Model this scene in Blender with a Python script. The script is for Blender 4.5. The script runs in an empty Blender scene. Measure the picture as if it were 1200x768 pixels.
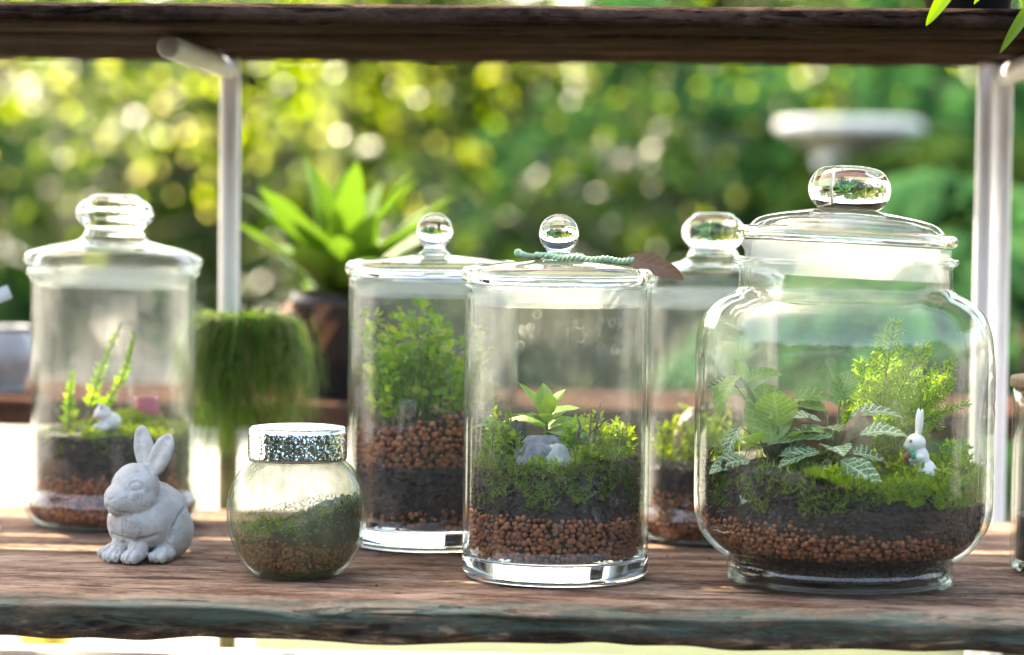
import bpy, bmesh, math, random
import numpy as np
from mathutils import Vector, Matrix, noise

R = math.radians
PI = math.pi
S = bpy.context.scene
COL = S.collection
random.seed(7)
rng = np.random.default_rng(11)

# ------------------------------------------------------------------ camera
EYE = 0.289                      # camera height above the shelf top (shelf top is z = 0)
FPX = 2830.0                     # focal length in pixels of a 1200 px wide frame
PITCH = math.atan(129 / FPX)
ROLL = R(0.65)
cam_d = bpy.data.cameras.new('camera')
cam = bpy.data.objects.new('camera', cam_d)
COL.objects.link(cam)
S.camera = cam
cam_d.sensor_width = 36.0
cam_d.lens = 36.0 * FPX / 1200.0
cam_d.clip_start = 0.05
cam_d.clip_end = 500
fw = Vector((0, math.cos(PITCH), -math.sin(PITCH)))
r0 = Vector((1, 0, 0)); u0 = Vector((0, math.sin(PITCH), math.cos(PITCH)))
rt = r0 * math.cos(ROLL) + u0 * math.sin(ROLL)
up = u0 * math.cos(ROLL) - r0 * math.sin(ROLL)
m = Matrix.Identity(4)
for i in range(3):
    m[i][0] = rt[i]; m[i][1] = up[i]; m[i][2] = -fw[i]
m[0][3], m[1][3], m[2][3] = 0, 0, EYE
cam.matrix_world = m
cam_d.dof.use_dof = True
cam_d.dof.focus_distance = 1.925
cam_d.dof.aperture_fstop = 3.3
cam_d.dof.aperture_blades = 0

# ------------------------------------------------------------------ sky, sun, exposure
SUN_EL = R(53)
SUN_AZ = Vector((-0.60, 0.80, 0)).normalized()         # horizontal direction towards the sun
W = bpy.data.worlds.new('World'); S.world = W; W.use_nodes = True
wn = W.node_tree
wn.nodes.clear()
sky = wn.nodes.new('ShaderNodeTexSky'); sky.sky_type = 'NISHITA'; sky.sun_disc = False
sky.sun_elevation = SUN_EL
sky.sun_rotation = math.atan2(SUN_AZ.x, SUN_AZ.y)
sky.air_density = 1.0; sky.dust_density = 2.5; sky.ozone_density = 0.7
bg = wn.nodes.new('ShaderNodeBackground'); bg.inputs['Strength'].default_value = 0.15
wo = wn.nodes.new('ShaderNodeOutputWorld')
wn.links.new(sky.outputs[0], bg.inputs[0]); wn.links.new(bg.outputs[0], wo.inputs[0])
sun_d = bpy.data.lights.new('sun', 'SUN'); sun_d.energy = 3.4; sun_d.angle = R(0.53); sun_d.color = (1.0, 0.94, 0.84)
sun = bpy.data.objects.new('sun', sun_d); COL.objects.link(sun)
sd = Vector((SUN_AZ.x * math.cos(SUN_EL), SUN_AZ.y * math.cos(SUN_EL), math.sin(SUN_EL)))
sun.rotation_euler = sd.to_track_quat('Z', 'Y').to_euler()
sun.location = sd * 12
S.view_settings.view_transform = 'Standard'
S.view_settings.look = 'None'
S.view_settings.gamma = 1.0
S.view_settings.exposure = 2.95
S.view_settings.use_white_balance = True
S.view_settings.white_balance_temperature = 8100
S.view_settings.white_balance_tint = 10
S.render.engine = 'CYCLES'
cy = S.cycles
cy.max_bounces = 20; cy.transmission_bounces = 20; cy.transparent_max_bounces = 40
cy.glossy_bounces = 8; cy.diffuse_bounces = 4
cy.caustics_reflective = False; cy.caustics_refractive = True
cy.blur_glossy = 0.6
cy.sample_clamp_indirect = 6.0
cy.use_denoising = True

# ------------------------------------------------------------------ helpers
def link(name, me, mat=None, parent=None, loc=(0, 0, 0), rot=(0, 0, 0), scl=(1, 1, 1)):
    o = bpy.data.objects.new(name, me); COL.objects.link(o)
    if mat is not None and me is not None and not me.materials:
        me.materials.append(mat)
    o.parent = parent; o.location = loc; o.rotation_euler = rot; o.scale = scl
    return o

def tag(o, label=None, cat=None, group=None, kind=None):
    if label: o['label'] = label
    if cat: o['category'] = cat
    if group: o['group'] = group
    if kind: o['kind'] = kind
    return o

def thing(name, label, cat, loc=(0, 0, 0), rz=0.0, group=None):
    o = bpy.data.objects.new(name, None); COL.objects.link(o)
    o.empty_display_size = 0.02
    o.location = loc; o.rotation_euler = (0, 0, rz)
    return tag(o, label, cat, group)

def mesh(name, verts, faces, smooth=True):
    me = bpy.data.meshes.new(name)
    me.from_pydata([tuple(map(float, v)) for v in verts], [], faces)
    if smooth: me.polygons.foreach_set('use_smooth', [True] * len(me.polygons))
    me.update()
    return me

class MB:
    """collects shapes that make ONE mesh"""
    def __init__(s): s.v = []; s.f = []
    def add(s, v, f):
        b = len(s.v); s.v += [tuple(p) for p in v]; s.f += [tuple(i + b for i in q) for q in f]; return s
    def box(s, lo, hi):
        x0, y0, z0 = lo; x1, y1, z1 = hi
        return s.add([(x0,y0,z0),(x1,y0,z0),(x1,y1,z0),(x0,y1,z0),(x0,y0,z1),(x1,y0,z1),(x1,y1,z1),(x0,y1,z1)],
                     [(0,3,2,1),(4,5,6,7),(0,1,5,4),(1,2,6,5),(2,3,7,6),(3,0,4,7)])
    def tube(s, pts, rad, n=8, cap=True):
        pts = [Vector(p) for p in pts]
        if not hasattr(rad, '__len__'): rad = [rad] * len(pts)
        vs = []; fs = []
        pu = None
        for i, p in enumerate(pts):
            d = (pts[min(i+1, len(pts)-1)] - pts[max(i-1, 0)]).normalized()
            if pu is None:
                pu = d.orthogonal().normalized()
            u = (pu - d * pu.dot(d))
            u = u.normalized() if u.length > 1e-6 else d.orthogonal().normalized()
            pu = u; w = d.cross(u)
            for k in range(n):
                a = 2 * PI * k / n
                vs.append(p + (u * math.cos(a) + w * math.sin(a)) * rad[i])
        for i in range(len(pts) - 1):
            for k in range(n):
                fs.append((i*n+k, i*n+(k+1) % n, (i+1)*n+(k+1) % n, (i+1)*n+k))
        if cap:
            fs.append(tuple(range(n))[::-1]); fs.append(tuple((len(pts)-1)*n + k for k in range(n)))
        return s.add(vs, fs)
    def ell(s, c, r, rot=None, nu=16, nv=10):
        c = Vector(c); M = rot if rot is not None else Matrix.Identity(3)
        vs = [c + M @ Vector((0, 0, r[2]))]
        for j in range(1, nv):
            t = PI * j / nv
            for k in range(nu):
                a = 2 * PI * k / nu
                vs.append(c + M @ Vector((r[0]*math.sin(t)*math.cos(a), r[1]*math.sin(t)*math.sin(a), r[2]*math.cos(t))))
        vs.append(c + M @ Vector((0, 0, -r[2])))
        fs = []
        for k in range(nu): fs.append((0, 1+k, 1+(k+1) % nu))
        for j in range(nv-2):
            for k in range(nu):
                a = 1+j*nu; fs.append((a+k, a+nu+k, a+nu+(k+1) % nu, a+(k+1) % nu))
        b = 1+(nv-2)*nu; e = len(vs)-1
        for k in range(nu): fs.append((b+k, e, b+(k+1) % nu))
        return s.add(vs, fs)
    def mesh(s, name, smooth=True): return mesh(name, s.v, s.f, smooth)

def lathe(name, prof, n=96, fn=None, closed=False):
    """revolve (r, z) points; r == 0 makes a pole; closed joins last to first; fn(r, z, a, i) -> r"""
    vs = []; rings = []
    for i, (r, z) in enumerate(prof):
        if r < 1e-7:
            rings.append([len(vs)]); vs.append((0, 0, z))
        else:
            ring = []
            for k in range(n):
                a = 2 * PI * k / n
                rr = fn(r, z, a, i) if fn else r
                ring.append(len(vs)); vs.append((rr * math.cos(a), rr * math.sin(a), z))
            rings.append(ring)
    fs = []
    pairs = list(zip(rings, rings[1:])) + ([(rings[-1], rings[0])] if closed else [])
    for a, b in pairs:
        for k in range(n):
            k2 = (k + 1) % n
            if len(a) == 1 and len(b) == 1: continue
            if len(a) == 1: fs.append((a[0], b[k2], b[k]))
            elif len(b) == 1: fs.append((a[k], a[k2], b[0]))
            else: fs.append((a[k], a[k2], b[k2], b[k]))
    me = mesh(name, vs, fs)
    bm = bmesh.new(); bm.from_mesh(me); bmesh.ops.recalc_face_normals(bm, faces=bm.faces); bm.to_mesh(me); bm.free()
    me.polygons.foreach_set('use_smooth', [True] * len(me.polygons))
    return me

def smooth_prof(pts, per=6):
    """Catmull-Rom through the points; repeat a point to keep a crease"""
    out = []
    P = [pts[0]] + list(pts) + [pts[-1]]
    for i in range(1, len(P) - 2):
        p0, p1, p2, p3 = P[i-1], P[i], P[i+1], P[i+2]
        if p1 == p2: continue
        for k in range(per):
            t = k / per
            q = []
            for a in range(2):
                q.append(0.5 * ((2*p1[a]) + (-p0[a]+p2[a])*t + (2*p0[a]-5*p1[a]+4*p2[a]-p3[a])*t*t + (-p0[a]+3*p1[a]-3*p2[a]+p3[a])*t**3))
            out.append((max(q[0], 0.0) if p1[0] > 1e-7 or k else p1[0], q[1]))
    out.append(pts[-1])
    return out

def basis(d, u):
    """rows of unit directions -> rotation matrices with columns x, y(=d), z"""
    d = d / np.linalg.norm(d, axis=1, keepdims=True)
    x = np.cross(d, u); l = np.linalg.norm(x, axis=1, keepdims=True)
    bad = l[:, 0] < 1e-4
    if bad.any():
        x[bad] = np.cross(d[bad], np.array([1.0, 0.17, 0.3])); l = np.linalg.norm(x, axis=1, keepdims=True)
    x = x / l; z = np.cross(x, d)
    return np.stack([x, d, z], axis=2)

def scatter(name, tv, tf, M, loc, scale, uv=None, smooth=False):
    """one mesh from many copies of a template (all faces with the same corner count)"""
    tv = np.asarray(tv, float); tf = np.asarray(tf, int); n = len(loc)
    sc = np.asarray(scale, float)
    if sc.ndim == 1: sc = sc[:, None] * np.ones((1, 3))
    v = np.einsum('nij,nkj->nki', M, tv[None] * sc[:, None, :]) + loc[:, None, :]
    k = len(tv); c = tf.shape[1]
    f = (tf[None] + (np.arange(n) * k)[:, None, None]).reshape(-1)
    me = bpy.data.meshes.new(name)
    me.vertices.add(n * k); me.vertices.foreach_set('co', v.reshape(-1))
    me.loops.add(len(f)); me.loops.foreach_set('vertex_index', f)
    nf = len(f) // c
    me.polygons.add(nf); me.polygons.foreach_set('loop_start', np.arange(nf) * c)
    if smooth: me.polygons.foreach_set('use_smooth', np.ones(nf, bool))
    if uv is not None:
        lay = me.uv_layers.new(name='uv')
        lay.data.foreach_set('uv', np.tile(np.asarray(uv, float)[tf.reshape(-1)], (n, 1)).reshape(-1))
    me.update(calc_edges=True); me.validate()
    return me

def unit(n, zmin=-1.0):
    v = rng.normal(size=(n * 3 + 20, 3)); v /= np.linalg.norm(v, axis=1, keepdims=True)
    v = v[v[:, 2] >= zmin]
    return v[:n]

LEAF_V = [(0,0,0), (0.30,0.42,-0.05), (0,1,-0.16), (-0.30,0.42,-0.05), (0,0.5,0.04)]
LEAF_F = [(0,1,4), (1,2,4), (2,3,4), (3,0,4)]
BLADE_V = [(-0.5,0,0), (0.5,0,0), (0.28,0.6,0.08), (-0.28,0.6,0.08), (0,1,0.25)]
BLADE_F = [(0,1,2), (0,2,3), (3,2,4)]
ROUND_V = [(0,0,0)] + [(0.5*math.cos(a), 0.5+0.5*math.sin(a), -0.10*abs(math.cos(a))) for a in [-PI/2+PI/3.5*k for k in range(1, 7)]] + [(0,0.5,0.05)]
ROUND_F = [(i, i+1, 7) for i in range(0, 6)] + [(6, 0, 7)]

# ------------------------------------------------------------------ materials
def mat(name):
    M = bpy.data.materials.new(name); M.use_nodes = True
    nt = M.node_tree; nt.nodes.clear()
    out = nt.nodes.new('ShaderNodeOutputMaterial')
    return M, nt, out

def N(nt, typ, **kw):
    n = nt.nodes.new(typ)
    for k, v in kw.items():
        if k.startswith('_'): setattr(n, k[1:], v)
        else:
            n.inputs[k.replace('__', ' ') if not k.isdigit() else int(k)].default_value = v
    return n

def ramp(nt, stops, src):
    n = nt.nodes.new('ShaderNodeValToRGB'); e = n.color_ramp.elements
    while len(e) < len(stops): e.new(0.5)
    for i, (p, c) in enumerate(stops):
        e[i].position = p; e[i].color = (*c, 1) if len(c) == 3 else c
    nt.links.new(src, n.inputs[0]); return n

def math_node(nt, op, a, b=None, clamp=False):
    n = nt.nodes.new('ShaderNodeMath'); n.operation = op; n.use_clamp = clamp
    for i, x in enumerate((a, b)):
        if x is None: continue
        if isinstance(x, (int, float)): n.inputs[i].default_value = x
        else: nt.links.new(x, n.inputs[i])
    return n.outputs[0]

def coords(nt, scale=(1, 1, 1), kind='Object'):
    tc = nt.nodes.new('ShaderNodeTexCoord'); mp = nt.nodes.new('ShaderNodeMapping')
    mp.inputs['Scale'].default_value = scale
    nt.links.new(tc.outputs[kind], mp.inputs[0]); return mp.outputs[0]

def noise_t(nt, vec, scale, detail=5, rough=0.55, dist=0.0):
    n = N(nt, 'ShaderNodeTexNoise', Scale=scale, Detail=detail, Roughness=rough, Distortion=dist)
    nt.links.new(vec, n.inputs['Vector']); return n.outputs['Fac']

def bump(nt, h, strength, dist):
    b = N(nt, 'ShaderNodeBump', Strength=strength, Distance=dist); nt.links.new(h, b.inputs['Height']); return b.outputs[0]

def leaf_mat(name, c1, c2, trans=0.45, rough=0.45, spec=0.4, c3=None):
    M, nt, out = mat(name)
    g = nt.nodes.new('ShaderNodeNewGeometry')
    st = [(0.0, c1), (0.75, c2)] + ([(1.0, c3)] if c3 else [])
    cr = ramp(nt, st, g.outputs['Random Per Island'])
    p = N(nt, 'ShaderNodeBsdfPrincipled', Roughness=rough); p.inputs['Specular IOR Level'].default_value = spec
    t = nt.nodes.new('ShaderNodeBsdfTranslucent')
    hs = N(nt, 'ShaderNodeHueSaturation', Saturation=1.10, Value=1.45, Hue=0.502)
    nt.links.new(cr.outputs[0], hs.inputs['Color'])
    nt.links.new(cr.outputs[0], p.inputs['Base Color']); nt.links.new(hs.outputs[0], t.inputs[0])
    mx = N(nt, 'ShaderNodeMixShader', Fac=trans)
    nt.links.new(p.outputs[0], mx.inputs[1]); nt.links.new(t.outputs[0], mx.inputs[2]); nt.links.new(mx.outputs[0], out.inputs[0])
    return M

def plain_mat(name, c1, c2=None, rough=0.6, scale=30, bmp=0.0, metal=0.0, spec=0.5, bdist=0.002, detail=6, stretch=(1,1,1), island=False):
    M, nt, out = mat(name)
    p = N(nt, 'ShaderNodeBsdfPrincipled', Roughness=rough, Metallic=metal); p.inputs['Specular IOR Level'].default_value = spec
    c2 = c2 or tuple(x * 0.75 for x in c1)
    if island:
        src = nt.nodes.new('ShaderNodeNewGeometry').outputs['Random Per Island']
        vec = coords(nt, stretch)
        src2 = noise_t(nt, vec, scale, detail)
        cr = ramp(nt, [(0.0, c2), (1.0, c1)], src)
        nt.links.new(cr.outputs[0], p.inputs['Base Color'])
        if bmp: nt.links.new(bump(nt, src2, bmp, bdist), p.inputs['Normal'])
    else:
        vec = coords(nt, stretch)
        src = noise_t(nt, vec, scale, detail)
        cr = ramp(nt, [(0.32, c2), (0.68, c1)], src)
        nt.links.new(cr.outputs[0], p.inputs['Base Color'])
        if bmp: nt.links.new(bump(nt, src, bmp, bdist), p.inputs['Normal'])
    nt.links.new(p.outputs[0], out.inputs[0])
    return M

def thin_glass(name, dirt=0.10, dirt_col=(0.75, 0.77, 0.72), tint=(0.988, 0.992, 0.988), streak=60.0, ripple=0.04, spots=2.6, film=0.5, film_z=.11):
    """glass wall of a jar: Fresnel reflection over clear transmission, with water marks and a film of dust"""
    M, nt, out = mat(name)
    g = nt.nodes.new('ShaderNodeNewGeometry')
    vec = coords(nt)
    rip = noise_t(nt, vec, 26.0, 2, 0.5)
    nrm = bump(nt, rip, ripple, 0.01)
    dp = nt.nodes.new('ShaderNodeVectorMath'); dp.operation = 'DOT_PRODUCT'
    nt.links.new(nrm, dp.inputs[0]); nt.links.new(g.outputs['Incoming'], dp.inputs[1])
    c = math_node(nt, 'ABSOLUTE', dp.outputs['Value'])
    om = math_node(nt, 'SUBTRACT', 1.0, c, True)
    p5 = math_node(nt, 'POWER', om, 5.0)
    F = math_node(nt, 'ADD', math_node(nt, 'MULTIPLY', p5, 0.95), 0.038, True)
    p3 = math_node(nt, 'POWER', om, 3.0)
    tc = N(nt, 'ShaderNodeMix', _data_type='RGBA'); nt.links.new(p3, tc.inputs[0])
    tc.inputs[6].default_value = (*tint, 1); tc.inputs[7].default_value = (0.70, 0.80, 0.75, 1)
    tr = nt.nodes.new('ShaderNodeBsdfTransparent'); nt.links.new(tc.outputs[2], tr.inputs[0])
    gl = N(nt, 'ShaderNodeBsdfGlossy', Roughness=0.02); nt.links.new(nrm, gl.inputs['Normal'])
    m1 = nt.nodes.new('ShaderNodeMixShader'); nt.links.new(F, m1.inputs[0]); nt.links.new(tr.outputs[0], m1.inputs[1]); nt.links.new(gl.outputs[0], m1.inputs[2])
    # dirt: blotches x vertical runs + dried drops
    n1 = noise_t(nt, vec, 22.0, 5, 0.6)
    n2 = noise_t(nt, coords(nt, (1, 1, 0.07)), streak * 3, 3, 0.6)
    vo = N(nt, 'ShaderNodeTexVoronoi', Scale=105.0, _feature='DISTANCE_TO_EDGE'); nt.links.new(vec, vo.inputs['Vector'])
    v2 = N(nt, 'ShaderNodeTexVoronoi', Scale=75.0); nt.links.new(vec, v2.inputs['Vector'])
    ringm = ramp(nt, [(0.0, (0,0,0)), (0.20, (0,0,0)), (0.25, (1,1,1)), (0.30, (0.25,)*3), (0.34, (0,0,0))], v2.outputs['Distance'])
    mask = ramp(nt, [(0.50, (0,0,0)), (0.62, (1,1,1))], noise_t(nt, vec, 34.0, 2, 0.5))
    drops = math_node(nt, 'MULTIPLY', ringm.outputs[0], mask.outputs[0])
    a = ramp(nt, [(0.35, (0.15,)*3), (0.75, (1,1,1))], n1).outputs[0]
    b = ramp(nt, [(0.40, (0.35,)*3), (0.70, (1,1,1))], n2).outputs[0]
    d = math_node(nt, 'MULTIPLY', a, b)
    d = math_node(nt, 'ADD', d, math_node(nt, 'MULTIPLY', drops, spots))
    sz = nt.nodes.new('ShaderNodeSeparateXYZ'); nt.links.new(vec, sz.inputs[0])
    hz = ramp(nt, [(0.0, (0,0,0)), (1.0, (1,1,1))], math_node(nt, 'MULTIPLY', math_node(nt, 'SUBTRACT', math_node(nt, 'ADD', sz.outputs['Z'], math_node(nt, 'MULTIPLY', n1, .06)), film_z), 16.0, True))
    d = math_node(nt, 'ADD', d, math_node(nt, 'MULTIPLY', hz.outputs[0], film))
    d = math_node(nt, 'MULTIPLY', d, dirt, True)
    df = N(nt, 'ShaderNodeBsdfDiffuse', Color=(*dirt_col, 1)); tl = N(nt, 'ShaderNodeBsdfTranslucent', Color=(*dirt_col, 1))
    md = N(nt, 'ShaderNodeMixShader', Fac=0.55); nt.links.new(df.outputs[0], md.inputs[1]); nt.links.new(tl.outputs[0], md.inputs[2])
    m2 = nt.nodes.new('ShaderNodeMixShader'); nt.links.new(d, m2.inputs[0]); nt.links.new(m1.outputs[0], m2.inputs[1]); nt.links.new(md.outputs[0], m2.inputs[2])
    nt.links.new(m2.outputs[0], out.inputs[0])
    return M

def solid_glass(name, tint=(0.985, 0.995, 0.99), rough=0.0):
    M, nt, out = mat(name)
    g = N(nt, 'ShaderNodeBsdfGlass', Color=(*tint, 1), Roughness=rough, IOR=1.47)
    nt.links.new(g.outputs[0], out.inputs[0])
    return M

def seal_mat(name):
    M, nt, out = mat(name)
    tr = N(nt, 'ShaderNodeBsdfTransparent', Color=(0.95, 0.97, 0.95, 1))
    tl = N(nt, 'ShaderNodeBsdfTranslucent', Color=(0.88, 0.9, 0.87, 1))
    p = N(nt, 'ShaderNodeBsdfPrincipled', Roughness=0.25); p.inputs['Base Color'].default_value = (0.80, 0.82, 0.80, 1)
    a = N(nt, 'ShaderNodeMixShader', Fac=0.5); nt.links.new(tl.outputs[0], a.inputs[1]); nt.links.new(p.outputs[0], a.inputs[2])
    b = N(nt, 'ShaderNodeMixShader', Fac=0.26); nt.links.new(tr.outputs[0], b.inputs[1]); nt.links.new(a.outputs[0], b.inputs[2])
    nt.links.new(b.outputs[0], out.inputs[0])
    return M

def wood_mat(name, dark, mid, light, paint=None, yfront=None, rough=0.85, sc=1.0, spec=0.1):
    """weathered boards with the grain along X; paint keeps to the worn front edge"""
    M, nt, out = mat(name)
    p = N(nt, 'ShaderNodeBsdfPrincipled', Roughness=rough); p.inputs['Specular IOR Level'].default_value = spec
    v1 = coords(nt, (1.6, 26, 26)); v2 = coords(nt, (5, 140, 140)); v3 = coords(nt, (3, 7, 7)); v4 = coords(nt, (2.2, 60, 60))
    g1 = noise_t(nt, v1, 2.2 * sc, 6, 0.6, 0.6); g2 = noise_t(nt, v2, 1.5 * sc, 5, 0.65, 0.3); blot = noise_t(nt, v3, 3.0, 6, 0.6)
    mixv = math_node(nt, 'ADD', math_node(nt, 'MULTIPLY', g1, 0.55), math_node(nt, 'MULTIPLY', g2, 0.45))
    b1 = noise_t(nt, coords(nt, (16, 42, 42)), 1.3, 8, 0.68, 0.4); b2 = noise_t(nt, coords(nt, (70, 110, 110)), 1.5, 6, 0.65)
    fine = math_node(nt, 'ADD', math_node(nt, 'MULTIPLY', b1, 0.60), math_node(nt, 'MULTIPLY', b2, 0.40))
    mixv = math_node(nt, 'ADD', math_node(nt, 'MULTIPLY', mixv, 0.26), math_node(nt, 'ADD', math_node(nt, 'MULTIPLY', blot, 0.18), math_node(nt, 'MULTIPLY', fine, 0.56)))
    cr = ramp(nt, [(0.42, dark), (0.50, mid), (0.59, light)], mixv)
    pale = ramp(nt, [(0.50, (0,0,0)), (0.66, (0.6,)*3)], noise_t(nt, coords(nt, (5, 14, 14)), 1.5, 8, 0.68, .5))
    mpal = N(nt, 'ShaderNodeMix', _data_type='RGBA'); nt.links.new(pale.outputs[0], mpal.inputs[0]); nt.links.new(cr.outputs[0], mpal.inputs[6]); mpal.inputs[7].default_value = (*[min(1, x * 1.25 + .01) for x in light], 1)
    cr = mpal
    crack = ramp(nt, [(0.35, (1,1,1)), (0.42, (0,0,0))], noise_t(nt, coords(nt, (7, 46, 46)), 1.6, 8, 0.7, 0.9))
    mc = N(nt, 'ShaderNodeMix', _data_type='RGBA'); nt.links.new(math_node(nt, 'MULTIPLY', crack.outputs[0], 0.75), mc.inputs[0])
    nt.links.new(cr.outputs[2], mc.inputs[6]); mc.inputs[7].default_value = (*[x * 0.28 for x in dark], 1)
    col = mc.outputs[2]
    h = math_node(nt, 'SUBTRACT', mixv, math_node(nt, 'MULTIPLY', crack.outputs[0], 0.5))
    if paint:
        tcn = nt.nodes.new('ShaderNodeTexCoord'); sep = nt.nodes.new('ShaderNodeSeparateXYZ'); nt.links.new(tcn.outputs['Object'], sep.inputs[0])
        e1 = noise_t(nt, coords(nt, (14, 40, 40)), 1.0, 6, 0.65)
        e2 = noise_t(nt, coords(nt, (10, 60, 60)), 1.4, 6, 0.7)
        yy = math_node(nt, 'ADD', sep.outputs['Y'], math_node(nt, 'MULTIPLY', math_node(nt, 'SUBTRACT', e1, 0.5), 0.035))
        my = ramp(nt, [(0.0, (1,1,1)), (0.40, (1,1,1)), (0.60, (0,0,0))], math_node(nt, 'MULTIPLY', math_node(nt, 'SUBTRACT', yy, yfront - 0.05), 10.0, True))
        zz = math_node(nt, 'ADD', sep.outputs['Z'], math_node(nt, 'MULTIPLY', math_node(nt, 'SUBTRACT', e2, 0.5), 0.03))
        mz = ramp(nt, [(0.30, (0,0,0)), (0.55, (1,1,1))], math_node(nt, 'MULTIPLY', math_node(nt, 'ADD', zz, 0.034), 30.0, True))
        fz = ramp(nt, [(0.35, (1,1,1)), (0.60, (0,0,0))], math_node(nt, 'MULTIPLY', math_node(nt, 'ADD', zz, 0.022), 40.0, True))
        chip = ramp(nt, [(0.40, (0.018, 0.014, 0.011)), (0.50, (0.075, 0.048, 0.034)), (0.56, (0.13, 0.080, 0.052)), (0.62, (0.40, 0.265, 0.165))], noise_t(nt, coords(nt, (20, 55, 70)), 1.2, 8, 0.66, 0.5))
        mf = N(nt, 'ShaderNodeMix', _data_type='RGBA'); nt.links.new(math_node(nt, 'MULTIPLY', fz.outputs[0], 0.9), mf.inputs[0]); nt.links.new(col, mf.inputs[6]); nt.links.new(chip.outputs[0], mf.inputs[7])
        col = mf.outputs[2]
        mm = math_node(nt, 'MULTIPLY', my.outputs[0], mz.outputs[0])
        worn = ramp(nt, [(0.42, (1,1,1)), (0.60, (0.35,)*3)], noise_t(nt, coords(nt, (8, 30, 30)), 2.0, 6, 0.7))
        mm = math_node(nt, 'MULTIPLY', mm, worn.outputs[0])
        mp = N(nt, 'ShaderNodeMix', _data_type='RGBA'); nt.links.new(math_node(nt, 'MULTIPLY', mm, 0.88), mp.inputs[0]); nt.links.new(col, mp.inputs[6])
        pc = ramp(nt, [(0.35, paint[0]), (0.65, paint[1])], g2); nt.links.new(pc.outputs[0], mp.inputs[7])
        col = mp.outputs[2]
    nt.links.new(col, p.inputs['Base Color'])
    nt.links.new(bump(nt, h, 0.9, 0.012), p.inputs['Normal'])
    nt.links.new(p.outputs[0], out.inputs[0])
    return M

M_ground = plain_mat('pale_concrete', (0.30, 0.29, 0.27), (0.20, 0.195, 0.18), 0.85, 2.5, 0.2)
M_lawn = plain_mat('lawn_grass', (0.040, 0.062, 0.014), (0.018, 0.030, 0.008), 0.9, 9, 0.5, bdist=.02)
M_wall1 = thin_glass('jar_glass', 0.070, film=.26)
M_wall5 = thin_glass('jar_glass_clear', 0.040, ripple=0.10, film_z=.14)
M_wallb = thin_glass('jar_glass_mouldy', 0.50, (0.40, 0.45, 0.25), ripple=0.06, spots=0.25, film=.55, film_z=.085)
M_lid = thin_glass('lid_glass', 0.04, ripple=0.05, film=.3, film_z=-1)
M_glass = solid_glass('solid_glass')
M_seal = seal_mat('frosted_seal')
M_post = plain_mat('white_painted_steel', (0.86, 0.86, 0.88), (0.70, 0.70, 0.71), 0.4, 14)
M_wood_top = wood_mat('shelf_wood', (0.055, 0.028, 0.018), (0.195, 0.108, 0.068), (0.38, 0.25, 0.172), ((0.055, 0.085, 0.066), (0.115, 0.16, 0.125)), -0.300)
M_wood = wood_mat('shelf_wood_plain', (0.055, 0.029, 0.019), (0.175, 0.100, 0.066), (0.35, 0.235, 0.168))
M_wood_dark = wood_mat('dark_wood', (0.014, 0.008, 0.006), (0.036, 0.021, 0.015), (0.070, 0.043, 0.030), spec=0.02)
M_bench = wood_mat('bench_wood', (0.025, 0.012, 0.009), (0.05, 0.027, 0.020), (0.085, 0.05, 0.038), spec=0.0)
M_pebble = plain_mat('clay_pebble', (0.42, 0.140, 0.052), (0.16, 0.052, 0.022), 0.7, 300, 0.35, bdist=0.0006, island=True)
M_pebble1, nt, out = mat('clay_pebble_single')
p = N(nt, 'ShaderNodeBsdfPrincipled', Roughness=0.7)
oi = nt.nodes.new('ShaderNodeObjectInfo'); vn = noise_t(nt, coords(nt), 1.6, 5, .6)
cr = ramp(nt, [(0.0, (0.17, 0.055, 0.024)), (0.5, (0.32, 0.105, 0.040)), (1.0, (0.44, 0.150, 0.058))], math_node(nt, 'ADD', math_node(nt, 'MULTIPLY', oi.outputs['Random'], .75), math_node(nt, 'MULTIPLY', math_node(nt, 'SUBTRACT', vn, .35), .7)))
nt.links.new(cr.outputs[0], p.inputs['Base Color']); nt.links.new(bump(nt, noise_t(nt, coords(nt), 5.0, 5, .65), .5, .12), p.inputs['Normal']); nt.links.new(p.outputs[0], out.inputs[0])
M_soil = plain_mat('dark_soil', (0.046, 0.027, 0.017), (0.010, 0.007, 0.005), 0.7, 170, 1.0, bdist=0.004)
M_fill = plain_mat('fill_soil', (0.085, 0.040, 0.022), (0.03, 0.016, 0.010), 0.8, 120, 0.8, bdist=0.003)
M_moss = leaf_mat('moss', (0.10, 0.16, 0.016), (0.29, 0.40, 0.04), 0.45, .6, .2)
M_moss_dark = leaf_mat('moss_dark', (0.05, 0.080, 0.014), (0.18, 0.235, 0.035), 0.35, .6, .2)
M_moss_bright = leaf_mat('moss_bright', (0.17, 0.24, 0.022), (0.30, 0.38, 0.04), 0.45)
M_stem = plain_mat('stem', (0.12, 0.16, 0.045), (0.08, 0.10, 0.03), 0.55, 60)
M_twig = plain_mat('twig', (0.14, 0.085, 0.045), (0.06, 0.035, 0.02), 0.7, 90, 0.4)
M_fern = leaf_mat('fine_fern', (0.22, 0.38, 0.03), (0.36, 0.52, 0.05), 0.5)
M_small = leaf_mat('small_leaf', (0.16, 0.32, 0.04), (0.34, 0.50, 0.05), 0.5, 0.4, 0.4, (0.58, 0.58, 0.10))
M_jade = leaf_mat('jade_leaf', (0.20, 0.30, 0.02), (0.38, 0.46, 0.04), 0.5)

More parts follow.
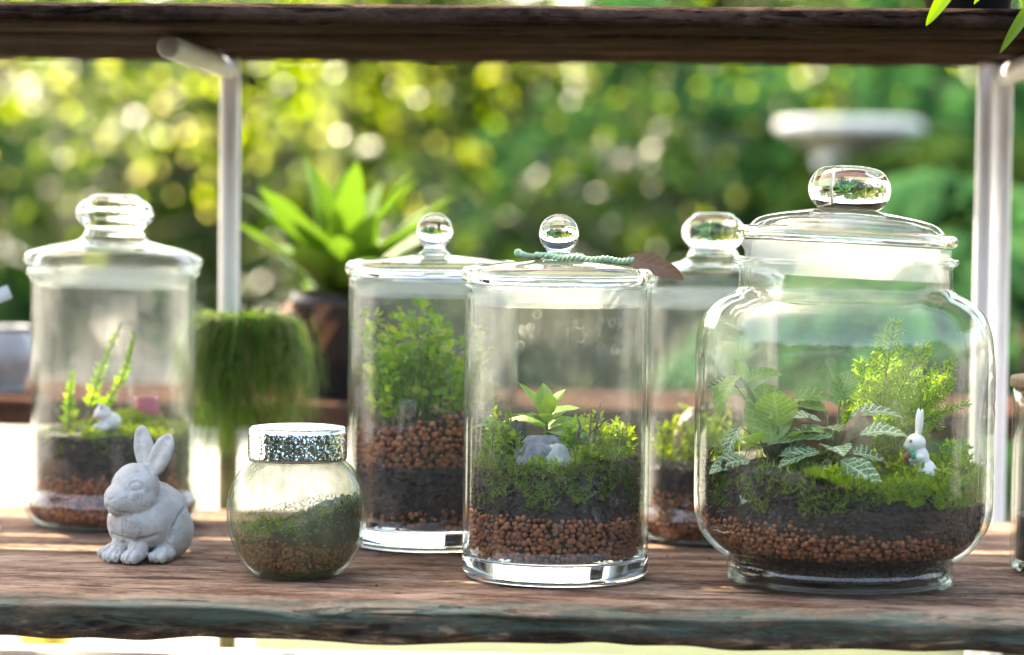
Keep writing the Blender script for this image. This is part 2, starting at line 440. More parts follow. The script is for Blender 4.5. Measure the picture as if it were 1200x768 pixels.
# ------------------------------------------------------------------ ground
def sheet(name, x0, x1, y0, y1, z, M, nx=40, ny=40, amp=0.0):
    vs = []; fs = []
    for j in range(ny + 1):
        for i in range(nx + 1):
            x = x0 + (x1 - x0) * i / nx; y = y0 + (y1 - y0) * j / ny
            vs.append((x, y, z + (amp * noise.noise((x * 0.7, y * 0.7, 0)) if amp else 0)))
    for j in range(ny):
        for i in range(nx):
            a = j * (nx + 1) + i; fs.append((a, a + 1, a + nx + 2, a + nx + 1))
    return link(name, mesh(name, vs, fs), M)
GZ = -0.90
tag(sheet('ground', -200, 200, -150, 300, GZ, M_ground), kind='structure')
M_shade_ground = plain_mat('shade_ground', (0.022, 0.023, 0.022), (0.012, 0.012, 0.012), 0.9, 6, 0.3, spec=0.05)  # near-black colour stands in for shade on the ground before the rack
tag(sheet('shade_sheet', -40, 40, -40, 1.6, GZ + .004, M_shade_ground), kind='structure')
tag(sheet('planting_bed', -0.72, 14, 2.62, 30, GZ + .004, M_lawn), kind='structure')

tag(sheet('added_dark_ground', -7, -0.72, 2.62, 6.0, GZ + .004, M_lawn), kind='structure')  # unseen dark strip added so the jar bases refract less bright ground

# ------------------------------------------------------------------ background planting
LM = {
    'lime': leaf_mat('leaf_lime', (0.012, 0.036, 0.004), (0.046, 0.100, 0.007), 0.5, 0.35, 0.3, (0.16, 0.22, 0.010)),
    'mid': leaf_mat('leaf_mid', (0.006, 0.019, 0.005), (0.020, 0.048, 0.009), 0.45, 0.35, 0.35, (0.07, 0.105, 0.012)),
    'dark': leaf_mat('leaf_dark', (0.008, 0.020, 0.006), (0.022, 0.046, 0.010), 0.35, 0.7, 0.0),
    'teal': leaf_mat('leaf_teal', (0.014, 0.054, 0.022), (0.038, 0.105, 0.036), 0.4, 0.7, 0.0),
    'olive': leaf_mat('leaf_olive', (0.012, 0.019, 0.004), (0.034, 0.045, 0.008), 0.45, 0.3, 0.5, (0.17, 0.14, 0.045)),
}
M_bark = plain_mat('bark', (0.14, 0.10, 0.07), (0.05, 0.035, 0.025), 0.85, 14, 0.6, bdist=0.01)

def crown_mesh(name, c, rad, n, size, clumps, spread=0.33, seed=0):
    global rng
    r = np.random.default_rng(seed)
    d = r.normal(size=(clumps, 3)); d /= np.linalg.norm(d, axis=1, keepdims=True)
    cc = d * (r.random((clumps, 1)) ** 0.45)
    per = r.dirichlet(np.ones(clumps) * 3, 1)[0]
    idx = r.choice(clumps, n, p=per)
    off = r.normal(size=(n, 3)) * spread * 0.5
    p = (cc[idx] + off) * np.array(rad) + np.array(c)
    out = off + cc[idx] * 0.6 + r.normal(size=(n, 3)) * 0.5; out[:, 2] -= 0.35
    u = r.normal(size=(n, 3)) * 0.6 + np.array([0, 0, 1.0])
    keep = p[:, 2] > GZ + 0.03
    p, out, u = p[keep], out[keep], u[keep]
    s = size * (0.6 + 0.8 * r.random(len(p)))
    return scatter(name, LEAF_V, LEAF_F, basis(out, u), p, s)

def tree(name, label, cat, base, c, rad, n, size, M, clumps=40, group=None, seed=0, trunk_r=0.05, limbs=5, spread=0.25):
    t = thing(name, label, cat, (base[0], base[1], GZ), 0, group)
    rr = random.Random(seed)
    top = Vector((c[0] - base[0], c[1] - base[1], c[2] - GZ))
    b = MB()
    mid = top * 0.5 + Vector((rr.uniform(-.1, .1), rr.uniform(-.1, .1), 0))
    b.tube([(0, 0, 0), mid * 0.5, mid, top], [trunk_r, trunk_r * .8, trunk_r * .65, trunk_r * .3], 9)
    for k in range(limbs):
        s = mid.lerp(top, rr.uniform(0, .8))
        e = s + Vector((rr.uniform(-1, 1) * rad[0] * .8, rr.uniform(-1, 1) * rad[1] * .8, rr.uniform(.1, .8) * rad[2]))
        b.tube([s, s.lerp(e, .5) + Vector((0, 0, .04)), e], [trunk_r * .4, trunk_r * .25, trunk_r * .1], 6)
    link('trunk', b.mesh('trunk'), M_bark, t)
    cm = crown_mesh('crown', (top.x, top.y, top.z + GZ), rad, n, size, clumps, spread, seed)
    cm.transform(Matrix.Translation((0, 0, -GZ)))
    o = link('crown', cm, LM[M], t)
    return t

def at(px, py, D):
    """a place in the yard: how far right and up it stands at distance D"""
    x = (px - 600) / FPX; y = -(py - 384) / FPX
    v = fw + rt * x + up * y
    v = v * (D / v.y)
    return (v.x, v.y, v.z + EYE)

# far wood that closes the view
fwv = []
r_ = np.random.default_rng(5)
n = 26000
px_ = r_.uniform(-16, 16, n); py_ = r_.uniform(19, 24, n)
hh = 3.6 + 1.2 * np.sin(px_ * 0.9) + 0.7 * np.sin(px_ * 2.3 + 1)
pz_ = GZ + hh * r_.random(n) ** 0.8
cl = np.sin(px_ * 2.1 + pz_ * 1.3) + np.sin(px_ * 0.8 - pz_ * 2.7) + np.sin(pz_ * 4.1 + px_ * 3.3)
k_ = (cl + r_.normal(size=n) * 0.6) > -1.1
P_ = np.stack([px_, py_, pz_], 1)[k_]
o = link('far_wood', scatter('far_wood', LEAF_V, LEAF_F, basis(r_.normal(size=(len(P_), 3)) - np.array([0, 0, .5]), r_.normal(size=(len(P_), 3)) + np.array([0, 0, 1.])), P_, 0.28 * (0.6 + 0.8 * r_.random(len(P_)))), LM['dark'])
tag(o, 'distant mass of green woodland closing the back of the yard', 'woodland', kind='stuff')

TREES = [
    # name, label, px, py, D, radii, leaves, size, material, clumps
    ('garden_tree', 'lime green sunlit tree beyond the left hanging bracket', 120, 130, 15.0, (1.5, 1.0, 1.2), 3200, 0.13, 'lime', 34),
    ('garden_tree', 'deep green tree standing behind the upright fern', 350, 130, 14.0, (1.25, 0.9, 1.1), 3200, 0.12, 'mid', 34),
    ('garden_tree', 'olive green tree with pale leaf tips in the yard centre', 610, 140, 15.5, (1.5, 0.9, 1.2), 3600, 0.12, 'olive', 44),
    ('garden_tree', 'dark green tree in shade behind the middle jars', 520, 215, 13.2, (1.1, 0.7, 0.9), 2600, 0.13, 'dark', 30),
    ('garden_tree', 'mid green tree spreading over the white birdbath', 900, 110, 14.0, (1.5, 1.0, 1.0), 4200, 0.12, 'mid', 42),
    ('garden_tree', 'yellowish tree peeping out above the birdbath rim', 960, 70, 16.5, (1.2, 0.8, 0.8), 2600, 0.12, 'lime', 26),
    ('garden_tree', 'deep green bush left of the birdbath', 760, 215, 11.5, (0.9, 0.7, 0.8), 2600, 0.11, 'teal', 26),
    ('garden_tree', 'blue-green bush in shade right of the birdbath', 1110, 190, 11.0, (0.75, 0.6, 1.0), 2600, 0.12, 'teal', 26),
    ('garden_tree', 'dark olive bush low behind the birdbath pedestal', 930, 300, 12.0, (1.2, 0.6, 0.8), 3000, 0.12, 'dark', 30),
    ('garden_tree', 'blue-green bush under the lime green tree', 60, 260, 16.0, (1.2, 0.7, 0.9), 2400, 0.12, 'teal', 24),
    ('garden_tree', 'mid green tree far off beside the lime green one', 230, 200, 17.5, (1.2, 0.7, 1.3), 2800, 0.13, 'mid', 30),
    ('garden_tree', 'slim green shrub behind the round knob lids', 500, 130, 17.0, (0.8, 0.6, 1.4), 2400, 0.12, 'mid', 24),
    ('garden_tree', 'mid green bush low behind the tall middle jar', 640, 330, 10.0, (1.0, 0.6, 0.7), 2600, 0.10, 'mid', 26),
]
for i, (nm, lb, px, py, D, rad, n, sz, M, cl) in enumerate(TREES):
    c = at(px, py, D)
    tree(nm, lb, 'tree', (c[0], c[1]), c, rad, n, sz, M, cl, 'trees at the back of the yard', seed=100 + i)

LM['sun'] = leaf_mat('leaf_sunny', (0.15, 0.26, 0.010), (0.40, 0.48, 0.025), 0.6, 0.22, 0.7, (0.70, 0.60, 0.28))
SAP = [(520, 150, 11.5, 'thin sapling with scattered yellow leaves behind the bushy plant jar'), (690, 150, 12.5, 'thin sapling with scattered yellow leaves above the middle lid'),
       (830, 130, 11.0, 'thin sapling with sparse bright leaves left of the birdbath'), (1020, 85, 12.0, 'thin sapling with sparse bright leaves above the birdbath'),
       (330, 150, 11.8, 'thin sapling with sparse bright leaves beyond the left bracket post'), (760, 190, 12.0, 'thin sapling with yellow leaves over the deep green bush'), (60, 90, 12.5, 'thin sapling with sparse bright leaves over the grey urns'), (900, 190, 12.5, 'thin sapling with yellow leaves under the birdbath'),
       (400, 110, 12.0, 'thin sapling with sparse bright leaves above the nest fern'), (150, 110, 11.0, 'thin sapling with sparse bright leaves behind the left lid'), (610, 90, 13.5, 'thin sapling with sparse bright leaves under the upper board')]
for i, (px, py, D, lb_) in enumerate(SAP):
    c = at(px, py, D)
    tree('sapling', lb_, 'tree', (c[0], c[1]), c, (.75, .5, .55), 130, .058, 'sun', 22, 'sparse saplings in the yard', seed=500 + i, trunk_r=.014, limbs=7, spread=.8)

M_culm = plain_mat('bamboo_skin', (0.50, 0.52, 0.12), (0.34, 0.38, 0.07), 0.35, 6, stretch=(1, 1, .4))
for i, (px, D, r_c, h) in enumerate([(372, 13.0, .034, 4.0), (392, 12.6, .040, 4.3), (462, 13.4, .045, 4.2), (478, 13.0, .036, 3.9), (515, 13.2, .036, 4.1), (705, 14.2, .034, 4.0)]):
    c = at(px, 384, D)
    o = thing('bamboo_culm', 'pale yellow-green leafy bamboo culm standing among the yard trees', 'bamboo', (c[0], c[1], GZ), 0, 'bamboo culms among the trees')
    pts = []; rad = []
    for k in range(13):
        z = h * k / 12; dx = .02 * math.sin(k * .7 + i); pts += [(dx, 0, z - .012), (dx, 0, z), (dx, 0, z + .012)] if k else [(dx, 0, 0)]
        q = r_c * (1 - .35 * k / 12); rad += [q, q * 1.12, q] if k else [q]
    link('culm', MB().tube(pts, rad, 12).mesh('culm'), M_culm, o)
    tuft = crown_mesh('foliage', (0, 0, h * .45), (.30, .25, h * .40), 260, .12, 16, .5, 700 + i); tuft.transform(Matrix.Translation((0, 0, 0)))
    link('foliage', tuft, LM['lime'], o)

# ------------------------------------------------------------------ bench behind
BZ = .078                                               # its top stands a little above the jar shelf
bench = thing('plant_bench', 'long brown wooden plant bench standing close behind the jar rack', 'bench', (0, 2.80, GZ), R(-2.8))
def board(x0, x1, y0, y1, z0, z1, seed, wear=0.0015, nx=160, bevel=0.004, front=None):
    """one weathered board, its long edges uneven"""
    sec = []
    nt_ = 12
    for k in range(nt_ + 1): sec.append((y1 - (y1 - y0 - (front[0] if front else bevel)) * k / nt_, z1, 0.25))
    if front:
        fy, fz = front
        for k in range(1, 5): sec.append((y0 + fy * (1 - k / 4.0), z1 - fz * (k / 4.0) ** 1.6, 1.0))
        for k in range(1, 6): sec.append((y0 + 0.002 * k, z1 - fz - (z1 - z0 - fz) * k / 6, 1.6))
        sec.append((y0 + 0.012, z0, 1.4))
    else:
        sec += [(y0, z1 - bevel, 1.0), (y0, (z0 + z1) / 2, 1.0), (y0, z0 + bevel, 1.0), (y0 + bevel, z0, 1.0)]
    sec += [((y0 + y1) / 2, z0, 0.3), (y1 - bevel, z0, 1.0), (y1, z0 + bevel, 1.0), (y1, z1 - bevel, 1.0)]
    vs = []; fs = []; ns = len(sec)
    for i in range(nx + 1):
        x = x0 + (x1 - x0) * i / nx
        for j, (y, z, w) in enumerate(sec):
            q = Vector((x * 9 + seed * 3.1, y * 50, z * 50 + seed))
            a = noise.noise(q) * 1.0 + noise.noise(q * 3.1) * 0.5
            b = noise.noise(q + Vector((31, 7, 3))) + noise.noise((q + Vector((31, 7, 3))) * 2.7) * 0.5
            vs.append((x, y + a * wear * w, z + b * wear * w * (0.35 if w < 0.5 else 1.0)))
    for i in range(nx):
        for j in range(ns):
            j2 = (j + 1) % ns
            fs.append((i*ns+j, (i+1)*ns+j, (i+1)*ns+j2, i*ns+j2))
    fs.append(tuple(range(ns))); fs.append(tuple(nx*ns + j for j in range(ns))[::-1])
    return mesh('plank', vs, fs)
BH = BZ - GZ
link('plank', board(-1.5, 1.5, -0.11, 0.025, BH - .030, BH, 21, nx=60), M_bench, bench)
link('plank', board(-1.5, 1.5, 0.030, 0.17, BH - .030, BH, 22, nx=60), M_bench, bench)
for x in (-1.4, 1.4):
    for y in (-0.08, 0.13):
        link('leg', MB().box((x-.017, y-.017, 0), (x+.017, y+.017, BH - .032)).mesh('leg', False), M_bench, bench)

# ------------------------------------------------------------------ rack that carries the jars
YAW = R(-2.8)
RY = 2.10
rack = thing('display_rack', 'weathered wooden plank rack with white steel brackets, jars standing on it', 'shelf', (0, RY, GZ), YAW)
def rk(name, me, M): return link(name, me, M, rack, (0, 0, -GZ))
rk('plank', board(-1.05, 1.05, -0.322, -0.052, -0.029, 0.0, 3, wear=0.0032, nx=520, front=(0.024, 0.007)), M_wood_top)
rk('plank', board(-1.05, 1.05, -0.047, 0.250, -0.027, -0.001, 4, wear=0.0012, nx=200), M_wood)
# upper boards: wedge gap for the shelf streak, two gaps added to sun jars
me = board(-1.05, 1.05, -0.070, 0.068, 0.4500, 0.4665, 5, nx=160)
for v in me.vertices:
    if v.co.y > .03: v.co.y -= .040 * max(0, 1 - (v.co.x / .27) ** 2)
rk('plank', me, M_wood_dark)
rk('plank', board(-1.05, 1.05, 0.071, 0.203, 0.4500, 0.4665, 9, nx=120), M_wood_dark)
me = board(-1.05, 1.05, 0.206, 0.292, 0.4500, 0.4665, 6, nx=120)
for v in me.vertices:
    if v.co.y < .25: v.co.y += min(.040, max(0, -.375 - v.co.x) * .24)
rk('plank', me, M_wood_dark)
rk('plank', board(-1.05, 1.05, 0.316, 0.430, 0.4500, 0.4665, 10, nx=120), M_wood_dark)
def bar(lo, hi, bev=0.003):
    bm = bmesh.new(); bmesh.ops.create_cube(bm, size=1)
    for v in bm.verts:
        v.co = Vector([lo[i] + (v.co[i] + .5) * (hi[i] - lo[i]) for i in range(3)])
    bmesh.ops.bevel(bm, geom=bm.edges[:], offset=bev, segments=2, affect='EDGES')
    me = bpy.data.meshes.new('bar'); bm.to_mesh(me); bm.free(); me.polygons.foreach_set('use_smooth', [True]*len(me.polygons)); return me
def rod(a, b, r=.0104):
    a, b = V3(a), V3(b); d = (b - a).normalized()
    return MB().tube([a, a + d * .001, a + d * .004, b - d * .004, b - d * .001, b], [r * .8, r * .95, r, r, r * .95, r * .8], 20).mesh('rod')
V3 = Vector
rk('bracket_arm', rod((-.309, 0.030, .4365), (-.309, .350, .4365)), M_post)
rk('bracket_post', rod((-.309, .3635, .150), (-.309, .3635, .4490)), M_post)
M_post_shade = plain_mat('shaded_steel', (0.20, 0.18, 0.07), (0.09, 0.085, 0.035), 0.8, 40)  # olive-brown puts the shade on the lower post into its colour
rk('shaded_post_foot', rod((-.309, .3635, -.9), (-.309, .3635, .1495), .0098), M_post_shade)
rk('bracket_arm', rod((.474, -.030, .4365), (.474, .350, .4365)), M_post)
rk('bracket_post', rod((.474, .3635, -0.9), (.474, .3635, .4490)), M_post)
rk('bracket_post', rod((.4535, .338, -0.9), (.4535, .338, .4485), .0085), M_post)
for sx in (-1.0, 1.0):
    for y in (-0.085, 0.445):
        rk('upright', bar((sx*1.068-.014, y-.012, -0.9), (sx*1.068+.014, y+.012, 0.46)), M_post)
    rk('cross_bar', bar((sx*1.068-.012, -.072, .425), (sx*1.068+.012, .432, .449)), M_post)
for y in (-0.2, 0.27):
    rk('rail', bar((-1.05, y-.012, -.17), (1.05, y+.012, -.145)), M_post)
for sx in (-.75, .75):
    rk('support', bar((sx-.015, -.26, -.055), (sx+.015, .24, -.0285)), M_post)

# ------------------------------------------------------------------ jars
def wall_mesh(outer, t, n=160, fn=None, floor=None):
    """outer: list of (r, z) from the base up to the rim; inner wall offset by t; closed ring of glass"""
    inner = []
    for i, (r, z) in enumerate(outer):
        a = outer[max(i-1, 0)]; b = outer[min(i+1, len(outer)-1)]
        dx, dz = b[0]-a[0], b[1]-a[1]; l = math.hypot(dx, dz) or 1
        inner.append((max(r - dz / l * t, 0.0005), z + dx / l * t))
    no = len(outer)
    f2 = None
    if fn: f2 = lambda r, z, a, i: r + (fn(z, a) if i < no else 0)
    return lathe('body', outer + inner[::-1], n, f2, closed=True), inner

def radius_fn(inner):
    zs = np.array([p[1] for p in inner]); rs = np.array([p[0] for p in inner])
    o = np.argsort(zs, kind='stable'); zs, rs = zs[o], rs[o]
    return lambda z: float(np.interp(z, zs, rs))

GROUP_J = 'lidded glass jar terrariums on the rack'
# --- straight cylinder jar with a ball knob on its lid
def cylinder_jar(label, lid_label, x, y, rot=0.0, tilt=0.0):
    r = 0.0750
    j = thing('glass_jar', label, 'jar', (x, y, 0.0012), rot, GROUP_J)
    base = lathe('base', [(0, 0.0005), (r*.9, 0.0), (r*.965, 0.0006), (r*.99, 0.003), (r*1.0, .006), (r*1.0, .016), (r*.985, .0178), (r*.95, .0183), (r*.7, .0183), (0, .0183)], 128)
    link('base', base, M_glass, j)
    outer = [(r*.952, .0188), (r, .0192)] + [(r, .0192 + (.231-.0192) * k / 24) for k in range(1, 25)] + [(r+.0006, .2325), (r+.0002, .2340), (r-.002, .2345)]
    outer = outer[1:]
    me, inner = wall_mesh(outer, 0.0036)
    link('body', me, M_wall1, j)
    lid = link('lid', None, None, j, (0, 0, .2346), (0, tilt, 0)); lid['label'] = lid_label
    R_ = .0785
    pr = [(0, .0125), (.045, .0118), (.060, .0108), (.0655, .0100), (.0670, .0120), (.0655, .0140), (.0600, .0148), (.045, .0168), (.022, .0192), (.0125, .021), (.0098, .0235), (.0092, .0265)]
    _unused = [ (.0715, .0), (.0745, .0006), (R_-.001, .003), (R_, .0075), (R_-.0012, .012), (R_-.005, .0147), (.066, .0162), (.045, .0176), (.022, .0192), (.0125, .021), (.0098, .0235), (.0092, .0265)]
    kn = [(.0092, .0265)]
    c, q = .0405, .0160
    a0 = math.asin(.0092 / q)
    for k in range(1, 19):
        a = PI - a0 - (PI - a0) * k / 18
        kn.append((max(q * math.sin(a), 0.0), c + q * math.cos(a)))
    kn[-1] = (0.0, c + q)
    disc = lathe('disc', smooth_prof(pr[:-3], 4) + [(0, .0205)], 128)
    link('disc', disc, M_lid, lid)
    link('rim', lathe('rim', [(R_ - .0056 + .0056 * math.cos(q), .0074 + .0068 * math.sin(q)) for q in [2 * PI * k / 20 for k in range(20)]], 128, closed=True), M_glass, lid)
    link('knob', lathe('knob', [(0, .0199), (.0150, .0199), (.0125, .0214), (.0100, .0236)] + [(a, b) for a, b in kn], 64), M_glass, lid)
    seal = lathe('seal', [(.0700, -.0012), (.0702, -.0165), (.0690, -.0172), (.0665, -.0172), (.0660, -.0165), (.0655, -.0012)], 96, closed=True)
    link('seal', seal, M_seal, lid)
    return j, lid, radius_fn(inner), r - .0036

# --- apothecary jar with rolled foot and mushroom knob
def apothecary_jar(label, lid_label, x, y, s=1.0, h=1.0, tilt=0.0, rot=0.0):
    j = thing('glass_jar', label, 'jar', (x, y, 0.0012), rot, GROUP_J)
    o = [(0.002, .0006), (.060, .0006), (.066, .0), (.072, .001), (.0785, .0075), (.0815, .0150), (.0812, .022), (.0785, .0275), (.0760, .0315), (.0755, .036), (.0757, .05)]
    o = smooth_prof(o, 4) + [(.0757, .05 + .17 * k / 14) for k in range(1, 15)] + smooth_prof([(.0757, .2225), (.0765, .228), (.0795, .2315), (.0800, .2340), (.0790, .2362), (.0765, .2370)], 3)
    o = [(a * s, b * h) for a, b in o]
    me, inner = wall_mesh(o, .0036)
    link('body', me, M_wall1, j)
    lid = link('lid', None, None, j, (0, 0, .2373 * h), (0, tilt, 0)); lid['label'] = lid_label
    p = [(0, .0215), (.030, .0205), (.045, .0178), (.060, .0146), (.0700, .0095), (.0735, .0030), (.0755, .0), (.079, .0012), (.0820, .0055), (.0822, .0085), (.0800, .0115), (.0735, .0150), (.060, .0192), (.045, .0222), (.0330, .0250), (.0292, .0285)]
    p = [(a * s, b) for a, b in p]
    link('disc', lathe('disc', smooth_prof(p, 4) + [(0, .0285)], 128), M_lid, lid)
    k = [(.0290, .0288), (.0268, .0325), (.0262, .0360), (.0300, .0400), (.0345, .0450), (.0360, .0500), (.0340, .0555), (.0285, .0610), (.0240, .0635), (.0225, .0655), (.016, .0672), (0, .0676)]
    k = [(a * s, b) for a, b in k]
    link('knob', lathe('knob', [(0, .0288)] + smooth_prof(k, 4), 72), M_glass, lid)
    link('seal', lathe('seal', [(.0705*s, -.0008), (.0703*s, -.018), (.0690*s, -.0188), (.0660*s, -.0188), (.0655*s, -.018), (.0655*s, -.0008)], 96, closed=True), M_seal, lid)
    return j, lid, radius_fn(inner), .0757 * s - .0036

J1 = (-0.371, 2.245); J2 = (-0.0690, 2.127); J3 = (0.0368, 1.940); J4 = (0.1805, 2.178); J5 = (0.2650, 1.925); JB = (-0.1705, 1.927)
j1, l1, rf1, ri1 = apothecary_jar('round glass jar with a rolled foot, behind the grey rabbit statue', 'domed glass lid with mushroom knob above the jar behind the rabbit statue', *J1, tilt=R(1.2))
j2, l2, rf2, ri2 = cylinder_jar('straight glass jar filled with a small-leaved bushy plant', 'flat glass lid with ball knob on the bushy plant jar', *J2)
j3, l3, rf3, ri3 = cylinder_jar('straight glass jar holding grey stones above a band of clay pebbles', 'flat glass lid with ball knob wound with green twine', *J3)
j4, l4, rf4, ri4 = apothecary_jar('slimmer footed glass jar with lime green sprigs, behind the big jar', 'domed glass lid with mushroom knob, behind the twine-wound lid', *J4, s=0.80, h=0.955)

# --- the big round-shouldered jar with embossed sides
def emboss(z, a):
    d = 0.0
    for a0 in (R(-90 + 68), R(-90 - 68)):
        da = (a - a0 + PI) % (2 * PI) - PI
        u = da * 0.118 / 0.030; v = (z - 0.115) / 0.066
        q = math.hypot(u, v)
        if q < 1.35:
            for rr, w in ((1.0, .10), (0.80, .06)):
                d += 0.0016 * math.exp(-((q - rr) / w) ** 2)
            if q < 0.72:
                d += 0.0012 * max(0, math.sin(v * 19)) * (0.5 + 0.5 * math.sin(u * 17 + math.floor(v * 3) * 2.1)) * (1 if abs(v) > .16 else .3)
    da = (a - R(90) + PI) % (2 * PI) - PI          # raised arched panel on the far side
    u = abs(da) * 0.118; top = 0.178 - (u / 0.055) ** 4 * 0.012
    if 0.03 < z < 0.2:
        d += 0.0014 * (math.exp(-((u - 0.055) / 0.0022) ** 2) if z < 0.17 else 0)
        d += 0.0012 * (math.exp(-((z - top) / 0.0022) ** 2) if u < 0.055 else 0)
    return d
def big_jar(x, y):
    j = thing('glass_jar', 'largest glass jar with rounded shoulders and embossed sides, full of nerve plants', 'jar', (x, y, .0012), 0, GROUP_J)
    o = smooth_prof([(.003, .004), (.075, .004), (.083, .0015), (.0875, .0), (.0900, .0015), (.0905, .006), (.0903, .0125), (.0893, .0155), (.0905, .0185), (.0985, .0235), (.1075, .0320), (.1140, .0425), (.1172, .0550), (.1180, .0680)], 5)
    o += [(.1180, .068 + (.183-.068) * k / 60) for k in range(1, 61)]
    o += smooth_prof([(.1180, .1835), (.1168, .1965), (.1130, .2090), (.1065, .2190), (.0970, .2265), (.0885, .2310), (.0855, .2340), (.0848, .2380), (.0846, .2480), (.0850, .2515), (.0885, .2540), (.0896, .2562), (.0885, .2582), (.0855, .2590)], 5)[1:]
    me, inner = wall_mesh(o, .0042, 220, emboss)
    link('body', me, M_wall5, j)
    lid = link('lid', None, None, j, (0, 0, .2593), (R(-0.6), R(2.6), 0)); lid['label'] = 'wide domed glass lid with flattened knob'
    z0 = 0.0105
    p5 = [(0, z0+.0232), (.045, z0+.0205), (.060, z0+.0175), (.0700, z0+.0140), (.0765, z0+.0095), (.0775, z0+.0108), (.0765, z0+.0125), (.0710, z0+.0175), (.060, z0+.0212), (.045, z0+.0242), (.032, z0+.0262), (.026, z0+.0270)]
    p = [(0, z0+.0225), (.045, z0+.0195), (.060, z0+.0162), (.0730, z0+.0105), (.0775, z0+.0040), (.0800, z0+.0004), (.085, z0+.0010), (.0878, z0+.0045), (.0875, z0+.0075), (.084, z0+.0115), (.074, z0+.0170), (.060, z0+.0215), (.045, z0+.0245), (.032, z0+.0262), (.026, z0+.0270)]
    link('disc', lathe('disc', smooth_prof(p5, 4) + [(0, z0+.0272)], 128), M_lid, lid)
    link('rim', lathe('rim', [(.0828 + .0052 * math.cos(q), z0 + .0056 + .0050 * math.sin(q)) for q in [2 * PI * k / 20 for k in range(20)]], 128, closed=True), M_glass, lid)
    zk = z0 + .0276
    k = [(.024, zk), (.0275, zk+.003), (.0318, zk+.0095), (.0330, zk+.0155), (.0318, zk+.0215), (.0275, zk+.0285), (.0215, zk+.0325), (.012, zk+.0343), (0, zk+.0348)]
    link('knob', lathe('knob', [(0, zk)] + smooth_prof(k, 4), 9 * 8), M_glass, lid)
    link('seal', lathe('seal', [(.0835, z0-.0006), (.0830, z0-.0055), (.0800, z0-.010), (.0795, z0-.026), (.0785, z0-.0268), (.0755, z0-.0268), (.075, z0-.026), (.075, z0-.0006)], 96, closed=True), M_seal, lid)
    return j, lid, radius_fn(inner)
j5, l5, rf5 = big_jar(*J5)

# --- small ball jar with a bright screw cap
M_cap, nt, out = mat('glitter_cap')
p = N(nt, 'ShaderNodeBsdfPrincipled', Metallic=1.0, Roughness=0.16)
vec = coords(nt, (1, 1, 1)); vv = N(nt, 'ShaderNodeTexVoronoi', Scale=800.0); nt.links.new(vec, vv.inputs['Vector'])
cm = N(nt, 'ShaderNodeMix', _data_type='RGBA', **{'0': 0.22}); cm.inputs[6].default_value = (0.72, 0.74, 0.76, 1); nt.links.new(vv.outputs['Color'], cm.inputs[7])
nt.links.new(cm.outputs[2], p.inputs['Base Color'])
sub = N(nt, 'ShaderNodeVectorMath', _operation='SUBTRACT'); sub.inputs[1].default_value = (0.5, 0.5, 0.5); nt.links.new(vv.outputs['Color'], sub.inputs[0])
scl = N(nt, 'ShaderNodeVectorMath', _operation='SCALE'); scl.inputs['Scale'].default_value = 0.24; nt.links.new(sub.outputs[0], scl.inputs[0])
gg = nt.nodes.new('ShaderNodeNewGeometry'); ad = N(nt, 'ShaderNodeVectorMath', _operation='ADD'); nt.links.new(gg.outputs['Normal'], ad.inputs[0]); nt.links.new(scl.outputs[0], ad.inputs[1])
nm = N(nt, 'ShaderNodeVectorMath', _operation='NORMALIZE'); nt.links.new(ad.outputs[0], nm.inputs[0]); nt.links.new(nm.outputs[0], p.inputs['Normal'])
nt.links.new(p.outputs[0], out.inputs[0])
M_captop = plain_mat('cap_top', (0.72, 0.74, 0.76), (0.6, 0.62, 0.64), 0.28, 20, metal=0.9)
def ball_jar(x, y):
    j = thing('glass_jar', 'small ball-shaped jar clouded with green film, beside the rabbit statue', 'jar', (x, y, .0012), 0)
    o = smooth_prof([(.002, .003), (.026, .0025), (.0315, .0), (.0350, .001), (.0425, .008), (.0500, .0205), (.0548, .0350), (.0562, .0490), (.0553, .0610), (.0515, .0740), (.0450, .0850), (.0395, .0905), (.0372, .0925), (.0366, .0945), (.0366, .1000)], 5)
    me, inner = wall_mesh(o, .0028, 128)
    link('body', me, M_wallb, j)
    cap = link('screw_cap', None, None, j, (0, 0, .0923)); cap['label'] = 'silver glitter screw cap'
    n = 120
    skirt = lathe('skirt', [(.0376, .0), (.0392, .0005), (.0394, .002), (.0392, .0035), (.0392, .0215), (.0388, .0250), (.0372, .0262), (.0372, .0250), (.0376, .021)], n, lambda r, z, a, i: r + (0.00035 * math.cos(a * 40) if 3 <= i <= 4 else 0), closed=True)
    link('skirt', skirt, M_cap, cap)
    link('top', lathe('top', [(0, .0255), (.030, .0255), (.0325, .0262), (.0366, .0262), (.0371, .0258), (.0371, .0245), (.030, .0240), (0, .0240)], n), M_captop, cap)
    return j, cap, radius_fn(inner)
jb, lb, rfb = ball_jar(*JB)

# --- corked jar at the frame's right edge
M_cork = plain_mat('cork', (0.42, 0.27, 0.16), (0.26, 0.15, 0.085), 0.8, 240, 0.5, bdist=0.001)
JC = (0.4745, 2.0)
jc = thing('glass_jar', 'narrow glass jar with a cork top beside the largest jar', 'jar', (*JC, .0012), 0)
oc = [(.002, .002), (.050, .002), (.054, .0), (.0565, .003), (.057, .008)] + [(.057, .008 + .142 * k / 10) for k in range(1, 11)]
mec, innc = wall_mesh(oc, .003, 96)
link('body', mec, M_wall1, jc)
lc = lathe('stopper', [(0, -.012), (.050, -.012), (.052, -.002), (.0525, .0012), (.0588, .0014), (.0595, .003), (.0595, .0085), (.0585, .0102), (0, .0105)], 64)
link('stopper', lc, M_cork, jc, (0, 0, .1506))['label'] = 'brown cork stopper'

